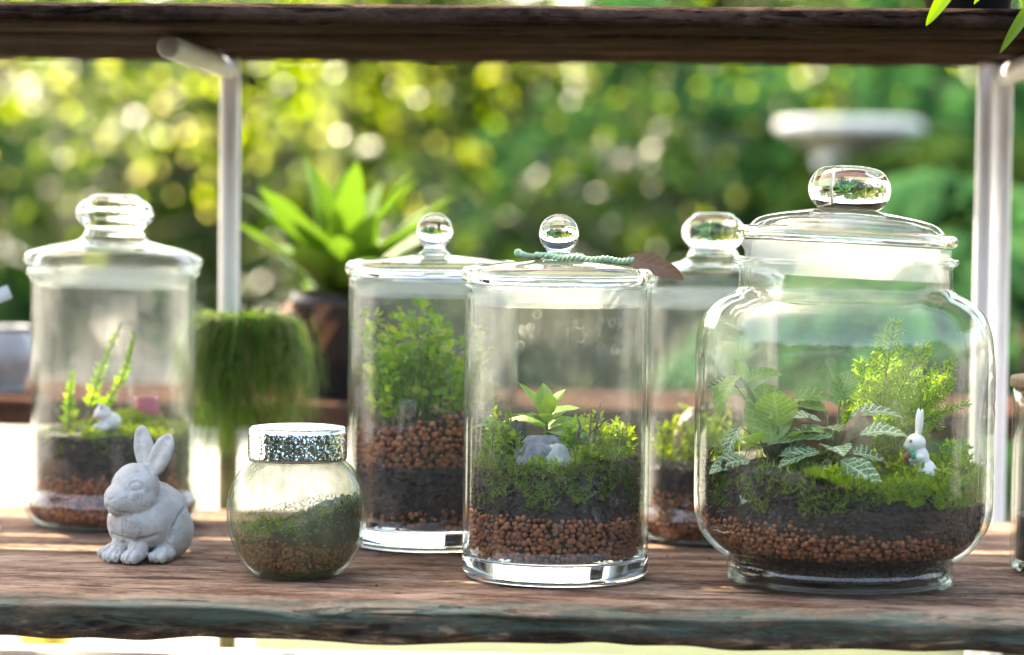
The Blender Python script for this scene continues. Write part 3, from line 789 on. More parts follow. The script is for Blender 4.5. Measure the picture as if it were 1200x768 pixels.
# ------------------------------------------------------------------ soil, pebbles, moss
def pebble_template(seed):
    r = random.Random(seed)
    b = MB(); b.ell((0, 0, 0), (1, r.uniform(.82, .98), r.uniform(.75, .9)), None, 7, 5)
    v = [Vector(p) * (1 + 0.10 * noise.noise(Vector(p) * 1.3 + Vector((seed * 7, 0, 0)))) for p in b.v]
    f = []
    for q in b.f:
        if len(q) == 4: f += [(q[0], q[1], q[2]), (q[0], q[2], q[3])]
        else: f.append(q)
    return [tuple(p) for p in v], f
PEB = [pebble_template(s) for s in range(5)]
PEB_ME = []
for v, f in PEB:
    me = mesh('pebble', v, f); me.materials.append(M_pebble1); PEB_ME.append(me)

def ring_noise(seed, amp, freq):
    return lambda a: amp * noise.noise((math.cos(a) * freq + seed * 5.3, math.sin(a) * freq, seed * 1.7))

def pebbles(parent, rf, z0, ztop, rp, seed, singles=0, gap=0.0006, face=70, keep=1.0, M=None, name='pebble_band', zlow=None, deep=.35):
    """rows of clay pebbles against the glass between z0 and ztop(angle); the ones towards the yard's front edge are single parts"""
    rr = random.Random(seed)
    L = []; Sg = []
    zz = z0 + rp * 0.8; row = 0
    while True:
        r = rf(zz) - gap - rp
        if r < 0.01 or zz > 0.3: break
        n = int(2 * PI * r / (rp * 1.72)); any_ = False
        for k in range(n):
            a = 2 * PI * (k + (row % 2) * .5 + rr.uniform(-.36, .36)) / n
            z = zz + rr.uniform(-.5, .5) * rp
            if z > ztop(a) + rr.uniform(-.5, .7) * rp: continue
            any_ = True
            if rr.random() > keep or (zlow and z < zlow(a) + rr.uniform(-1, 1) * rp): continue
            q = rp * rr.uniform(.62, 1.28)
            ra = rf(z) - gap - q - rr.uniform(0, deep) * rp
            da = abs((a + PI / 2 + PI) % (2 * PI) - PI)
            (Sg if singles and da < R(face) and len(Sg) < singles else L).append((ra * math.cos(a), ra * math.sin(a), z, q))
        if not any_: break
        zz += rp * 1.42; row += 1
    if L:
        r2 = np.random.default_rng(seed); P = np.array(L)
        Mx = basis(r2.normal(size=(len(P), 3)), r2.normal(size=(len(P), 3)))
        v, f = PEB[seed % 5]
        o = link(name, scatter(name, v, f, Mx, P[:, :3], P[:, 3], smooth=True), M or M_pebble, parent); o['kind'] = 'stuff'
    for x, y, z, q in Sg:
        o = link('pebble', PEB_ME[rr.randrange(5)], None, parent, (x, y, z), (rr.uniform(0, 6), rr.uniform(0, 6), rr.uniform(0, 6)), (q, q, q))

def soil_block(name, parent, rf, zb, zt, M, seed, gap=0.0012, rough=0.0014, H=None, nth=110, nz=12):
    """earth between the heights zb(angle) and zt(angle), rough against the glass; H(x, y) shapes its top"""
    vs = []; fs = []
    for j in range(nz + 1):
        for k in range(nth):
            a = 2 * PI * k / nth
            z = zb(a) + (zt(a) - zb(a)) * j / nz
            q = Vector((math.cos(a) * 9, math.sin(a) * 9, z * 130 + seed))
            r = rf(z) - gap - rough * (0.5 + 0.5 * noise.noise(q) + 0.5 * noise.noise(q * 2.3)) * 1.2
            vs.append((r * math.cos(a), r * math.sin(a), z))
    for j in range(nz):
        for k in range(nth):
            k2 = (k + 1) % nth; fs.append((j*nth+k, j*nth+k2, (j+1)*nth+k2, (j+1)*nth+k))
    prev = nz * nth; nr = 14
    for i in range(1, nr):
        t = 1 - i / nr
        st = len(vs)
        for k in range(nth):
            a = 2 * PI * k / nth; x, y, z = vs[nz * nth + k]
            x *= t; y *= t
            if H: z = z + (H(x, y) - z) * min(1, (1 - t) * 5)
            z += 0.0022 * noise.noise((x * 160, y * 160, seed)) * (1 - t * .5)
            vs.append((x, y, z))
        for k in range(nth):
            k2 = (k + 1) % nth; fs.append((prev+k, prev+k2, st+k2, st+k))
        prev = st
    c = len(vs); vs.append((0, 0, H(0, 0) if H else zt(0)))
    for k in range(nth): fs.append((prev+k, prev+(k+1) % nth, c))
    c = len(vs); vs.append((0, 0, zb(0)))
    for k in range(nth): fs.append((c, (k+1) % nth, k))
    return link(name, mesh(name, vs, fs), M, parent)

def moss(label, jar, H, rmax, n, L, M, mask=None, seed=0, w=0.13, lean=0.55, name='moss'):
    r2 = np.random.default_rng(seed)
    P = []; tries = 0
    while len(P) < n and tries < n * 12:
        tries += 1
        a = r2.random() * 2 * PI; q = math.sqrt(r2.random()) * rmax
        x, y = q * math.cos(a), q * math.sin(a)
        if mask and r2.random() > mask(x, y): continue
        P.append((x, y, H(x, y) - .0008))
    P = np.array(P); n = len(P)
    cl = np.array([[noise.noise((p[0]*120, p[1]*120, 3)), noise.noise((p[0]*120, p[1]*120, 9)), 0] for p in P])
    d = r2.normal(size=(n, 3)) * lean + cl * 0.9 + np.array([0, 0, 1.0])
    rad = np.hypot(P[:, 0], P[:, 1])
    d[:, :2] -= (P[:, :2] / rmax) * np.clip(rad / rmax - .75, 0, 1)[:, None] * 4
    ln = L * (0.45 + 0.8 * r2.random(n)) * (1 + 0.5 * np.array([noise.noise((p[0]*70, p[1]*70, 5)) for p in P]))
    s = np.stack([ln * w * 1.3 + .0003, ln, ln], 1)
    o = link(name, scatter(name, BLADE_V, BLADE_F, basis(d, r2.normal(size=(n, 3))), P, s), M, None, (jar[0], jar[1], .0012))
    return tag(o, label, 'moss', kind='stuff')

cst = lambda v: (lambda a: v)
M_crumb = plain_mat('soil_crumb', (0.085, 0.044, 0.025), (0.012, 0.008, 0.006), 0.85, 260, 0.5, bdist=.0006, island=True)
def crumbs(parent, rf, zb, zt, r, seed):
    lo = min(zb(R(k)) for k in range(0, 360, 10))
    pebbles(parent, rf, lo, zt, r, seed, 0, M=M_crumb, name='soil_crumbs', zlow=zb, deep=1.6, keep=.72)
def bed(jar, label):
    return thing('soil_bed', label, 'soil', (jar[0], jar[1], .0012), 0, None)

# jar 1 ----------------------------------------------------------------
b1 = bed(J1, 'dark soil over orange clay pebbles in the jar behind the rabbit statue')
n1 = ring_noise(1, .010, 1.5)
pt1 = lambda a: .050 + n1(a)
H1 = lambda x, y: .084 + .016 * math.exp(-(((x - .012) / .035) ** 2 + ((y - .015) / .04) ** 2)) + .003 * noise.noise((x * 60, y * 60, 1))
soil_block('lower_fill', b1, rf1, cst(.0050), lambda a: pt1(a) - .001, M_fill, 1, gap=.0040)
pebbles(b1, rf1, .0046, pt1, .0022, 1, 0, deep=1.2)
crumbs(b1, rf1, lambda a: pt1(a) - .004, lambda a: .082 + n1(a + 2) * .5, .0018, 31)
soil_block('soil', b1, rf1, lambda a: pt1(a) - .006, lambda a: .083 + n1(a + 2) * .5, M_soil, 2, H=H1, gap=.0016)
moss('bright yellow-green moss mound in the jar behind the rabbit statue', J1, H1, .068, 6000, .0065, M_moss_bright, lambda x, y: 1 if (x > -.02 or y > .02) else .06, 1)
# jar 2 ----------------------------------------------------------------
b2 = bed(J2, 'black soil with orange clay pebbles under the small-leaved bushy plant')
n2 = ring_noise(2, .006, 1.8)
pt2 = lambda a: .117 + .012 * math.cos(a) + n2(a) - .006
H2 = lambda x, y: .112 + .16 * x + .004 * noise.noise((x * 60, y * 60, 2))
soil_block('lower_fill', b2, rf2, cst(.0192), lambda a: .0335 + n2(a), M_fill, 5, gap=.0050)
pebbles(b2, rf2, .0195, lambda a: .032 + n2(a) * 1.3, .0026, 12, 0, keep=.5)
crumbs(b2, rf2, lambda a: .024 + n2(a), lambda a: .074 + n2(a + 1), .0021, 32)
soil_block('soil', b2, rf2, lambda a: .027 + n2(a), lambda a: .073 + n2(a + 1), M_soil, 6, gap=.0016, rough=.002)
soil_block('upper_fill', b2, rf2, lambda a: .069 + n2(a + 1), lambda a: pt2(a) - .001, M_fill, 7, gap=.0062, H=H2)
pebbles(b2, rf2, .071, pt2, .0033, 13, 130, face=75)
# jar 3 ----------------------------------------------------------------
b3 = bed(J3, 'dark earth above a thick band of clay pebbles under grey stones')
n3 = ring_noise(3, .004, 2.2)
pt3 = lambda a: .0535 + n3(a)
H3 = lambda x, y: .092 + .010 * math.exp(-((x - .035) / .025) ** 2) + .06 * max(y, -.05) * .5 + .004 * noise.noise((x * 70, y * 70, 3)) - .008 * math.exp(-((x + .005) / .02) ** 2 - ((y + .05) / .03) ** 2)
soil_block('lower_fill', b3, rf3, cst(.0192), lambda a: pt3(a) - .001, M_fill, 8, gap=.0058)
pebbles(b3, rf3, .0192, pt3, .0027, 3, 290, face=80)
crumbs(b3, rf3, lambda a: pt3(a) - .003, lambda a: .092 + .008 * math.cos(a) + n3(a), .0020, 33)
soil_block('soil', b3, rf3, lambda a: pt3(a) - .006, lambda a: .086 + .008 * math.cos(a) + n3(a), M_soil, 9, gap=.0018, H=H3, rough=.0025)
moss('shaggy dark moss around the grey stones in the jar with twine-wound lid', J3, H3, .0675, 11000, .0065, M_moss_dark, None, 3, .12, .7)
moss('fresh green moss along the back of the jar with twine-wound lid', J3, H3, .066, 6500, .0075, M_moss, lambda x, y: 1 if (x > .01 and y > -.03) else .10, 4, .12, .6)
# jar 4 ----------------------------------------------------------------
b4 = bed(J4, 'dark soil over clay pebbles under the lime green sprigs')
n4 = ring_noise(4, .004, 2.0)
pt4 = lambda a: .0445 + n4(a)
H4 = lambda x, y: .064 + .004 * noise.noise((x * 60, y * 60, 4))
soil_block('lower_fill', b4, rf4, cst(.0050), lambda a: pt4(a) - .001, M_fill, 11, gap=.0042)
pebbles(b4, rf4, .0046, pt4, .0024, 4, 0)
crumbs(b4, rf4, lambda a: pt4(a) - .003, lambda a: .065 + n4(a + 1), .0019, 34)
soil_block('soil', b4, rf4, lambda a: pt4(a) - .005, lambda a: .064 + n4(a + 1), M_soil, 12, gap=.0016, H=H4)
# jar 5 ----------------------------------------------------------------
b5 = bed(J5, 'black soil over orange clay pebbles beneath the nerve plants')
n5 = ring_noise(5, .007, 2.4)
pt5 = lambda a: .044 + .010 * math.cos(a - R(200)) + n5(a)
H5 = lambda x, y: .088 + .012 * math.exp(-((x + .06) / .05) ** 2) + .05 * max(-.06, min(y, .06)) + .004 * noise.noise((x * 50, y * 50, 6)) - .006 * math.exp(-((x - .01) / .03) ** 2 - ((y + .08) / .04) ** 2)
soil_block('foot_fill', b5, lambda z: max(rf5(z), .0838), cst(.0088), cst(.031), M_soil, 14, gap=.0020)
soil_block('lower_fill', b5, rf5, cst(.030), lambda a: pt5(a) - .001, M_fill, 15, gap=.0058)
pebbles(b5, rf5, .0290, pt5, .0025, 5, 0, deep=1.0)
crumbs(b5, rf5, lambda a: pt5(a) - .003, lambda a: .086 + .012 * math.cos(a - PI) + n5(a + 3) * .6, .0022, 35)
crumbs(b5, rf5, cst(.010), cst(.032), .0017, 37)
soil_block('soil', b5, rf5, lambda a: pt5(a) - .006, lambda a: .080 + .012 * math.cos(a - PI) + n5(a + 3) * .6, M_soil, 16, gap=.0016, H=H5, rough=.0028, nth=150)
moss('thick green moss carpet in the largest jar', J5, H5, .112, 26000, .0085, M_moss, lambda x, y: 1 if x > -.035 + .02 * noise.noise((x * 40, y * 40, 2)) else .03, 6, .085, .65)
# ball jar ----------------------------------------------------------------
bb = bed(JB, 'dark soil and clay pebbles in the small ball jar')
nb = ring_noise(6, .006, 1.6)
ptb = lambda a: .033 + .004 * math.cos(a - PI) + nb(a)
Hb = lambda x, y: .044 + .42 * x + .012 * math.exp(-((x + .030) / .014) ** 2 - ((y + .012) / .02) ** 2) + .005 * noise.noise((x * 80, y * 80, 7))
soil_block('lower_fill', bb, rfb, cst(.0060), lambda a: ptb(a) - .001, M_fill, 18, gap=.0046, nth=90)
pebbles(bb, rfb, .0060, ptb, .0021, 6, 0, deep=1.0)
crumbs(bb, rfb, lambda a: ptb(a) - .003, lambda a: .044 + .021 * math.cos(a) + nb(a + 2) * .6, .0019, 36)
soil_block('soil', bb, rfb, lambda a: ptb(a) - .005, lambda a: .043 + .020 * math.cos(a) + nb(a + 2) * .5, M_soil, 19, gap=.0014, H=Hb, nth=90)
moss('dark moss clump in the small ball jar', JB, lambda x, y: Hb(x, y) + .0005, .044, 1000, .0042, M_moss_dark, lambda x, y: 1 if (x < -.012) else .12, 7, .14, 1.0)
# corked jar
bc = bed(JC, 'dark soil in the narrow corked jar')
soil_block('soil', bc, radius_fn(innc), cst(.0055), cst(.045), M_soil, 20, gap=.0014, nth=70)


# ------------------------------------------------------------------ plants in the jars
def grid_leaf(name, L, Wd, droop, fold, nx=6, ny=10, shape=1.0, tip=1.0, curl=0.0, wave=0.0):
    """a leaf blade along +Y with a midrib fold, an arching tip and a UV map"""
    vs = []; fs = []; uv = []
    for j in range(ny + 1):
        t = j / ny
        w = Wd * 0.5 * (math.sin(PI * min(1, t ** shape * 0.97 + 0.02)) ** 0.75) * (1.0 if t < .99 else .4)
        ang = droop * t
        cy_ = L * (math.sin(ang) / droop if abs(droop) > 1e-4 else t); cz = -L * ((1 - math.cos(ang)) / droop if abs(droop) > 1e-4 else 0)
        for i in range(nx + 1):
            u = -1 + 2 * i / nx
            x = u * w
            z = cz + abs(u) * w * fold - curl * (u * u) * w + wave * w * math.sin(t * 14 + (1 if u > 0 else 2.2)) * abs(u)
            vs.append((x, cy_, z)); uv.append((i / nx, t))
    for j in range(ny):
        for i in range(nx):
            a = j * (nx + 1) + i; fs.append((a, a + 1, a + nx + 2, a + nx + 1))
    me = mesh(name, vs, fs)
    lay = me.uv_layers.new(name='uv')
    for l in me.loops: lay.data[l.index].uv = uv[l.vertex_index]
    return me

def veined_leaf_mat(name, c1, c2, vein, amt=1.0, trans=0.35):
    M, nt, out = mat(name)
    tc = nt.nodes.new('ShaderNodeTexCoord'); sp = nt.nodes.new('ShaderNodeSeparateXYZ'); nt.links.new(tc.outputs['UV'], sp.inputs[0])
    u = math_node(nt, 'ABSOLUTE', math_node(nt, 'SUBTRACT', math_node(nt, 'MULTIPLY', sp.outputs['X'], 2.0), 1.0))
    rib = ramp(nt, [(0.035, (1,1,1)), (0.10, (0,0,0))], u).outputs[0]
    nz = noise_t(nt, tc.outputs['UV'], 9.0, 2, 0.5)
    ph = math_node(nt, 'SUBTRACT', math_node(nt, 'MULTIPLY', sp.outputs['Y'], 46.0), math_node(nt, 'MULTIPLY', u, 9.0))
    ph = math_node(nt, 'ADD', ph, math_node(nt, 'MULTIPLY', nz, 3.5))
    side = ramp(nt, [(0.86, (0,0,0)), (0.955, (1,1,1))], math_node(nt, 'ADD', math_node(nt, 'MULTIPLY', math_node(nt, 'SINE', ph), 0.5), 0.5)).outputs[0]
    vo = N(nt, 'ShaderNodeTexVoronoi', Scale=11.0, _feature='DISTANCE_TO_EDGE'); nt.links.new(tc.outputs['UV'], vo.inputs['Vector'])
    net = ramp(nt, [(0.02, (0.7,)*3), (0.07, (0,0,0))], vo.outputs['Distance']).outputs[0]
    k = math_node(nt, 'MAXIMUM', math_node(nt, 'MAXIMUM', rib, side), net)
    k = math_node(nt, 'MULTIPLY', k, amt)
    ob = nt.nodes.new('ShaderNodeObjectInfo')
    base = ramp(nt, [(0.0, c1), (1.0, c2)], ob.outputs['Random'])
    mx = N(nt, 'ShaderNodeMix', _data_type='RGBA'); nt.links.new(k, mx.inputs[0]); nt.links.new(base.outputs[0], mx.inputs[6]); mx.inputs[7].default_value = (*vein, 1)
    p = N(nt, 'ShaderNodeBsdfPrincipled', Roughness=0.42); nt.links.new(mx.outputs[2], p.inputs['Base Color'])
    nt.links.new(bump(nt, math_node(nt, 'SUBTRACT', 1.0, k), 0.3, 0.0006), p.inputs['Normal'])
    t = nt.nodes.new('ShaderNodeBsdfTranslucent'); hs = N(nt, 'ShaderNodeHueSaturation', Saturation=1.1, Value=1.4, Hue=0.485); nt.links.new(mx.outputs[2], hs.inputs['Color']); nt.links.new(hs.outputs[0], t.inputs[0])
    ms = N(nt, 'ShaderNodeMixShader', Fac=trans); nt.links.new(p.outputs[0], ms.inputs[1]); nt.links.new(t.outputs[0], ms.inputs[2]); nt.links.new(ms.outputs[0], out.inputs[0])
    return M
M_nerve = veined_leaf_mat('nerve_leaf', (0.065, 0.16, 0.045), (0.11, 0.22, 0.05), (0.62, 0.72, 0.52))
M_nerve_lo = veined_leaf_mat('nerve_leaf_plain', (0.11, 0.24, 0.04), (0.19, 0.34, 0.05), (0.32, 0.46, 0.18), 0.6, 0.45)
M_leafy = veined_leaf_mat('fresh_leaf', (0.16, 0.30, 0.035), (0.24, 0.40, 0.045), (0.32, 0.46, 0.12), 0.5, 0.5)

def leaf_obj(parent, base, yaw, pitch, L, Wd, droop, M, roll=0.0, fold=0.22, shape=0.85, stem_from=None, wave=0.08, curl=0.0):
    """a leaf of its own with its stalk from the plant's crown"""
    me = grid_leaf('leaf', L, Wd, droop, fold, shape=shape, wave=wave, curl=curl)
    o = link('leaf', me, M, parent, base)
    o.rotation_mode = 'QUATERNION'
    o.rotation_quaternion = (Matrix.Rotation(yaw, 4, 'Z') @ Matrix.Rotation(pitch, 4, 'X') @ Matrix.Rotation(roll, 4, 'Y')).to_quaternion()
    if stem_from is not None:
        a = Vector(stem_from); b = Vector(base)
        mid = (a + b) / 2 + Vector((0, 0, .25 * (b - a).length)) * 0.5
        s = MB().tube([a, a.lerp(mid, .5), mid, b], [.0011, .0010, .0009, .0006], 6)
        link('stalk', s.mesh('stalk'), M_stem, parent)
    return o

def jl(j, px, py, dy):
    """a place inside a jar: jar-local offset for a spot dy metres behind the jar axis"""
    p = at(px, py, j[1] + dy)
    return (p[0] - j[0], dy, p[2] - .0012)

# --- nerve plants in the largest jar: (tip side) each leaf: base px, py, depth, yaw, pitch, length, width, droop, material
def nerve_plant(label, px, py, dy, leaves):
    c = jl(J5, px, py, dy)
    zb = H5(c[0], c[1]) - .003
    t = thing('nerve_plant', label, 'plant', (J5[0] + c[0], J5[1] + c[1], zb + .0012), 0, 'white-veined nerve plants in the largest jar')
    for (lx, ly, ld, yaw, pitch, L, Wd, dr, M, roll) in leaves:
        b = jl(J5, lx, ly, ld)
        base = (b[0] - c[0], b[1] - c[1], b[2] - zb)
        leaf_obj(t, base, R(yaw), R(pitch), L * 1.28, Wd * 1.32, dr, M, R(roll), stem_from=(0.001, 0, 0.0))
    top = max(jl(J5, l[0], l[1], l[2])[2] for l in leaves) - zb
    link('stem', MB().tube([(0, 0, -.004), (.001, .001, top * .35), (0, 0, top * .6)], [.0024, .002, .0013], 7).mesh('stem'), M_stem, t)
    return t
# yaw 0 points away from the lens (+Y), 90 to the left, -90 to the right, 180 towards the shelf's front edge
A = M_nerve; B = M_nerve_lo
nerve_plant('tall nerve plant with broad upright leaves leaning on the jar side', 908, 560, -.020, [
    (866, 440, -.030, 125, -25, .030, .021, 1.1, B, 10),
    (872, 445, -.015, 20, 55, .017, .010, 0.3, B, 0),
    (874, 448, -.025, -75, 32, .030, .012, 1.0, B, 35),
    (862, 452, -.005, 80, 10, .020, .016, 0.8, A, 25),
    (905, 520, -.035, 20, 70, .042, .030, 0.4, B, -25),
    (912, 500, -.040, 160, 62, .030, .026, 0.5, B, 10),
    (925, 478, -.020, 70, 25, .028, .024, 0.9, B, -20),
    (930, 466, -.010, -80, 12, .040, .016, 1.0, B, 30),
    (868, 500, -.020, 110, -50, .026, .018, 0.7, A, 0),
    (898, 562, -.060, 130, -20, .024, .017, 0.6, A, -15),
    (906, 566, -.062, -160, -30, .020, .018, 0.5, A, 20),
    (885, 520, -.050, 150, 30, .030, .022, 0.8, B, 15),
    (915, 535, -.045, -100, 25, .026, .018, 0.8, A, 20),
    (890, 478, .0, 60, 40, .030, .020, 0.8, B, -10),
    (878, 540, -.040, 115, 5, .028, .018, 0.8, A, -20),
    (925, 515, -.030, -140, 35, .028, .018, .8, B, 10),
])
nerve_plant('nerve plant with white-netted leaves between the bark piece and tan stone', 972, 565, -.015, [
    (968, 482, -.015, 72, 28, .036, .013, 1.2, B, -30),
    (985, 470, -.010, -30, 62, .024, .018, 0.4, B, 0),
    (990, 472, -.012, 40, 66, .026, .015, 0.3, B, 20),
    (998, 488, -.020, -85, 22, .038, .014, 1.0, A, 25),
    (975, 512, -.045, 78, 8, .042, .019, 0.7, A, -25),
    (962, 494, -.030, 95, 20, .026, .017, 0.6, A, -10),
    (982, 505, -.020, 140, 18, .028, .020, 0.5, A, 5),
    (985, 540, -.060, -120, -22, .032, .019, 0.5, A, 30),
    (1000, 532, -.050, -70, 0, .030, .018, 0.7, A, 25),
    (985, 548, -.060, 170, -30, .024, .018, 0.4, A, 10),
    (952, 556, -.068, 60, -5, .026, .014, 0.4, A, -20),
    (944, 548, -.060, -60, 5, .022, .014, 0.4, A, 10),
    (972, 525, -.050, 190, 15, .028, .019, .7, A, 0),
    (1008, 510, -.040, -100, 20, .030, .018, .8, A, 20),
    (960, 530, -.055, 100, -5, .028, .017, .6, A, -15),
    (992, 520, -.010, 10, 40, .028, .018, .8, B, 0),
])

# --- feathery fern in the largest jar
def feather_fern(label, c, fronds, M, seed):
    """lacy fronds: a rachis, side sprays and many fine needles"""
    t = thing('asparagus_fern', label, 'fern', c, 0)
    r2 = np.random.default_rng(seed)
    for (dx, dy, h, lean_x, lean_y, wid) in fronds:
        P = []; D = []; Ln = []
        b = MB()
        pts = []
        for k in range(15):
            s = k / 14
            pts.append(Vector((dx + lean_x * s ** 1.9, dy + lean_y * s ** 1.9, h * (s - .16 * s * s * (1 if abs(lean_x) > .02 else .3)))))
        b.tube(pts, [.0009 * (1 - .75 * i / 14) for i in range(15)], 5)
        for i in range(3, 15):
            for side in (-1, 1):
                for sub in (0, .5):
                    s = min((i + sub) / 14, 1.0); p = pts[min(int(i + sub), 14)].lerp(pts[min(int(i + sub) + 1, 14)], (i + sub) % 1)
                    ax = (pts[min(i+1, 14)] - pts[i-1]).normalized()
                    out = Vector((side * 0.95 * math.cos(lean_y * 8), side * .3 + r2.normal() * .25, .1)) - ax * ax.x * side
                    ln = wid * (1.12 - s) ** .8 * (0.8 + .4 * r2.random())
                    d = (out.normalized() * .85 + ax * .5).normalized()
                    e = p + d * ln + Vector((0, 0, -.12 * ln))
                    b.tube([p, p.lerp(e, .5) + Vector((0, 0, .06 * ln)), e], [.0004, .00032, .0002], 3, False)
                    nn = int(ln / .0011)
                    for q in range(nn):
                        w = (q + .5) / nn
                        o_ = p.lerp(e, w) + Vector((0, 0, .06 * ln * math.sin(PI * w)))
                        sg = -1 if q % 2 else 1
                        nd = d * .75 + ax * sg * .9 + Vector(r2.normal(size=3)) * .25
                        P.append(o_); D.append(nd); Ln.append(.0062 * (1.1 - .6 * w) * (.7 + .6 * r2.random()))
        link('stem', b.mesh('stem'), M_stem if lean_x < .05 else M_stem, t)
        P = np.array(P); D = np.array(D); Ln = np.array(Ln)
        link('frond', scatter('frond', BLADE_V, BLADE_F, basis(D, r2.normal(size=(len(P), 3))), P, np.stack([Ln * .27 + .0001, Ln, Ln], 1)), M, t)
    return t
c = jl(J5, 1030, 545, .035); zf = H5(c[0], c[1]) - .003
feather_fern('lacy yellow-green fern rising behind the white rabbit figurine', (J5[0] + c[0], J5[1] + c[1], zf + .0012), [
    (0, 0, .122, .014, .02, .036), (.006, .004, .116, .030, .0, .034), (-.006, 0, .088, -.008, .02, .026),
    (.010, -.006, .078, .040, -.012, .030), (.004, -.01, .066, .060, -.02, .024), (-.010, .006, .070, -.020, .01, .026), (.012, .01, .084, .050, .02, .026), (.002, .012, .108, .004, .03, .034), (.014, .0, .100, .044, .01, .032), (-.004, -.008, .076, .006, -.02, .028)], M_fern, 4)

# --- bark, stones
def rock(name, label, cat, loc, r, M, seed, rot=(0, 0, 0), amp=.22, fq=1.6, facets=0.0):
    b = MB(); b.ell((0, 0, 0), (1, 1, 1), None, 28, 20)
    vs = []
    for p in b.v:
        q = Vector(p)
        d = 1 + amp * noise.noise(q * fq + Vector((seed * 9.1, 0, 0))) + amp * .4 * noise.noise(q * fq * 2.7 + Vector((0, seed * 5, 0)))
        if facets: d -= facets * max(0, noise.cell(q * 1.4 + Vector((seed, 0, 0))) - .3)
        vs.append((q.x * r[0] * d, q.y * r[1] * d, q.z * r[2] * d))
    o = link(name, mesh(name, vs, b.f), M, None, loc, rot)
    return tag(o, label, cat)
M_barkred = plain_mat('red_bark', (0.30, 0.145, 0.080), (0.13, 0.055, 0.032), 0.8, 90, 0.7, bdist=.002, stretch=(1, 1, 3))
M_tan = plain_mat('tan_stone', (0.36, 0.27, 0.16), (0.20, 0.14, 0.08), 0.85, 120, 0.5, bdist=.0015)
M_grey = plain_mat('grey_stone', (0.22, 0.235, 0.25), (0.075, 0.085, 0.10), 0.75, 150, 0.7, bdist=.0015)
M_black = plain_mat('black_stone', (0.05, 0.05, 0.052), (0.016, 0.016, 0.018), 0.7, 130, 0.7, bdist=.0015)
M_pale = plain_mat('pale_stone', (0.42, 0.45, 0.40), (0.26, 0.29, 0.26), 0.6, 120, 0.3, bdist=.001)
M_pink = plain_mat('pinkish_stone', (0.55, 0.40, 0.33), (0.42, 0.28, 0.22), 0.7, 120, 0.3, bdist=.001)
def put(j, px, py, dy):
    a = jl(j, px, py, dy); return (j[0] + a[0], j[1] + a[1], a[2] + .0012)
rock('bark_piece', 'reddish brown bark chunk behind the nerve plants', 'bark', put(J5, 938, 522, -.004), (.027, .012, .032), M_barkred, 1, (0, R(12), R(20)), .3, 1.9)
rock('stone', 'tan pointed stone beside the nerve plant with white-netted leaves', 'stone', put(J5, 1001, 522, -.020), (.0135, .009, .026), M_tan, 2, (0, R(14), 0), .35, 1.4)
rock('stone', 'tall black stone at the back of the jar with grey stones', 'stone', put(J3, 605, 535, .0), (.011, .009, .028), M_black, 3, (0, R(4), 0), .3, 1.5)
rock('stone', 'large rounded grey stone in the jar with twine-wound lid', 'stone', put(J3, 630, 545, -.022), (.024, .018, .022), M_grey, 4, (0, R(-10), 0), .25, 1.5)
rock('stone', 'pale greenish pointed stone leaning on the large grey stone', 'stone', put(J3, 652, 545, -.028), (.013, .010, .017), M_pale, 5, (0, R(-8), 0), .25, 1.4)
rock('stone', 'smaller grey stone right of the pale pointed stone', 'stone', put(J3, 668, 545, -.016), (.013, .012, .014), M_grey, 6, (0, 0, 0), .2, 1.5)
rock('stone', 'pinkish stone among the lime green sprigs', 'stone', put(J4, 806, 512, .015), (.012, .010, .024), M_pink, 7, (0, R(10), 0), .2, 1.4)

# --- rosette plant and twig in the jar with grey stones
c = jl(J3, 640, 520, .006)
zr = H3(c[0], c[1]) - .002
t = thing('leafy_plant', 'fresh green rosette of leaves rising behind the grey stones', 'plant', (J3[0] + c[0], J3[1] + c[1], zr + .0012), 0)
hh_ = .034
link('stem', MB().tube([(0, 0, -.004), (.0005, 0, hh_ * .5), (0, 0, hh_ + .006)], [.0020, .0017, .001], 7).mesh('stem'), M_stem, t)
for (yaw, pitch, L, Wd, dr, z, rl) in [(60, 62, .034, .014, .5, .004, 0), (75, 30, .036, .016, 1.0, -.002, -15), (100, 40, .026, .013, .8, .0, 10), (-70, 42, .028, .014, .9, .004, 15),
        (-85, 22, .034, .016, 1.0, -.004, 10), (-50, 66, .026, .012, .6, .006, 0), (-110, 30, .028, .015, .8, -.002, 20), (160, 40, .026, .014, .8, .002, 0), (190, 62, .022, .012, .5, .007, 0),
        (10, 70, .026, .012, .4, .007, 0), (-150, 20, .026, .014, .8, -.006, 10), (-30, 30, .034, .016, .9, -.004, 0)]:
    leaf_obj(t, (0, 0, hh_ - .004 + z), R(yaw), R(pitch), L * 1.2, Wd * 1.25, dr, M_leafy, R(rl), stem_from=(0, 0, hh_ * .6))
# arching leaf on the left
c2 = jl(J3, 605, 525, -.012); z2 = H3(c2[0], c2[1])
t = thing('strap_plant', 'single arching strap leaf plant left of the black stone', 'plant', (J3[0] + c2[0], J3[1] + c2[1], z2), 0)
leaf_obj(t, (0, 0, .026), R(92), R(38), .046, .011, 1.5, M_leafy, R(-20), stem_from=(0, 0, -.003), shape=.8)
leaf_obj(t, (0, 0, .012), R(110), R(20), .026, .009, 1.1, M_leafy, R(-10), stem_from=(0, 0, -.003), shape=.8)
rr = random.Random(3)
c3_ = jl(J3, 683, 560, -.022); z3 = H3(c3_[0], c3_[1])
tw = MB()
for k in range(3):
    x = (k - 1) * .007
    pts = [(x, 0, -.004)]
    for q in range(1, 5): pts.append((x + rr.uniform(-.003, .003) + q * .0012, rr.uniform(-.002, .002), .0085 * q * (1 + .15 * k)))
    tw.tube(pts, [.0013, .0012, .001, .0009, .0005], 6)
    tw.tube([pts[2], (pts[2][0] + .006, 0, pts[2][2] + .007)], [.0008, .0004], 5)
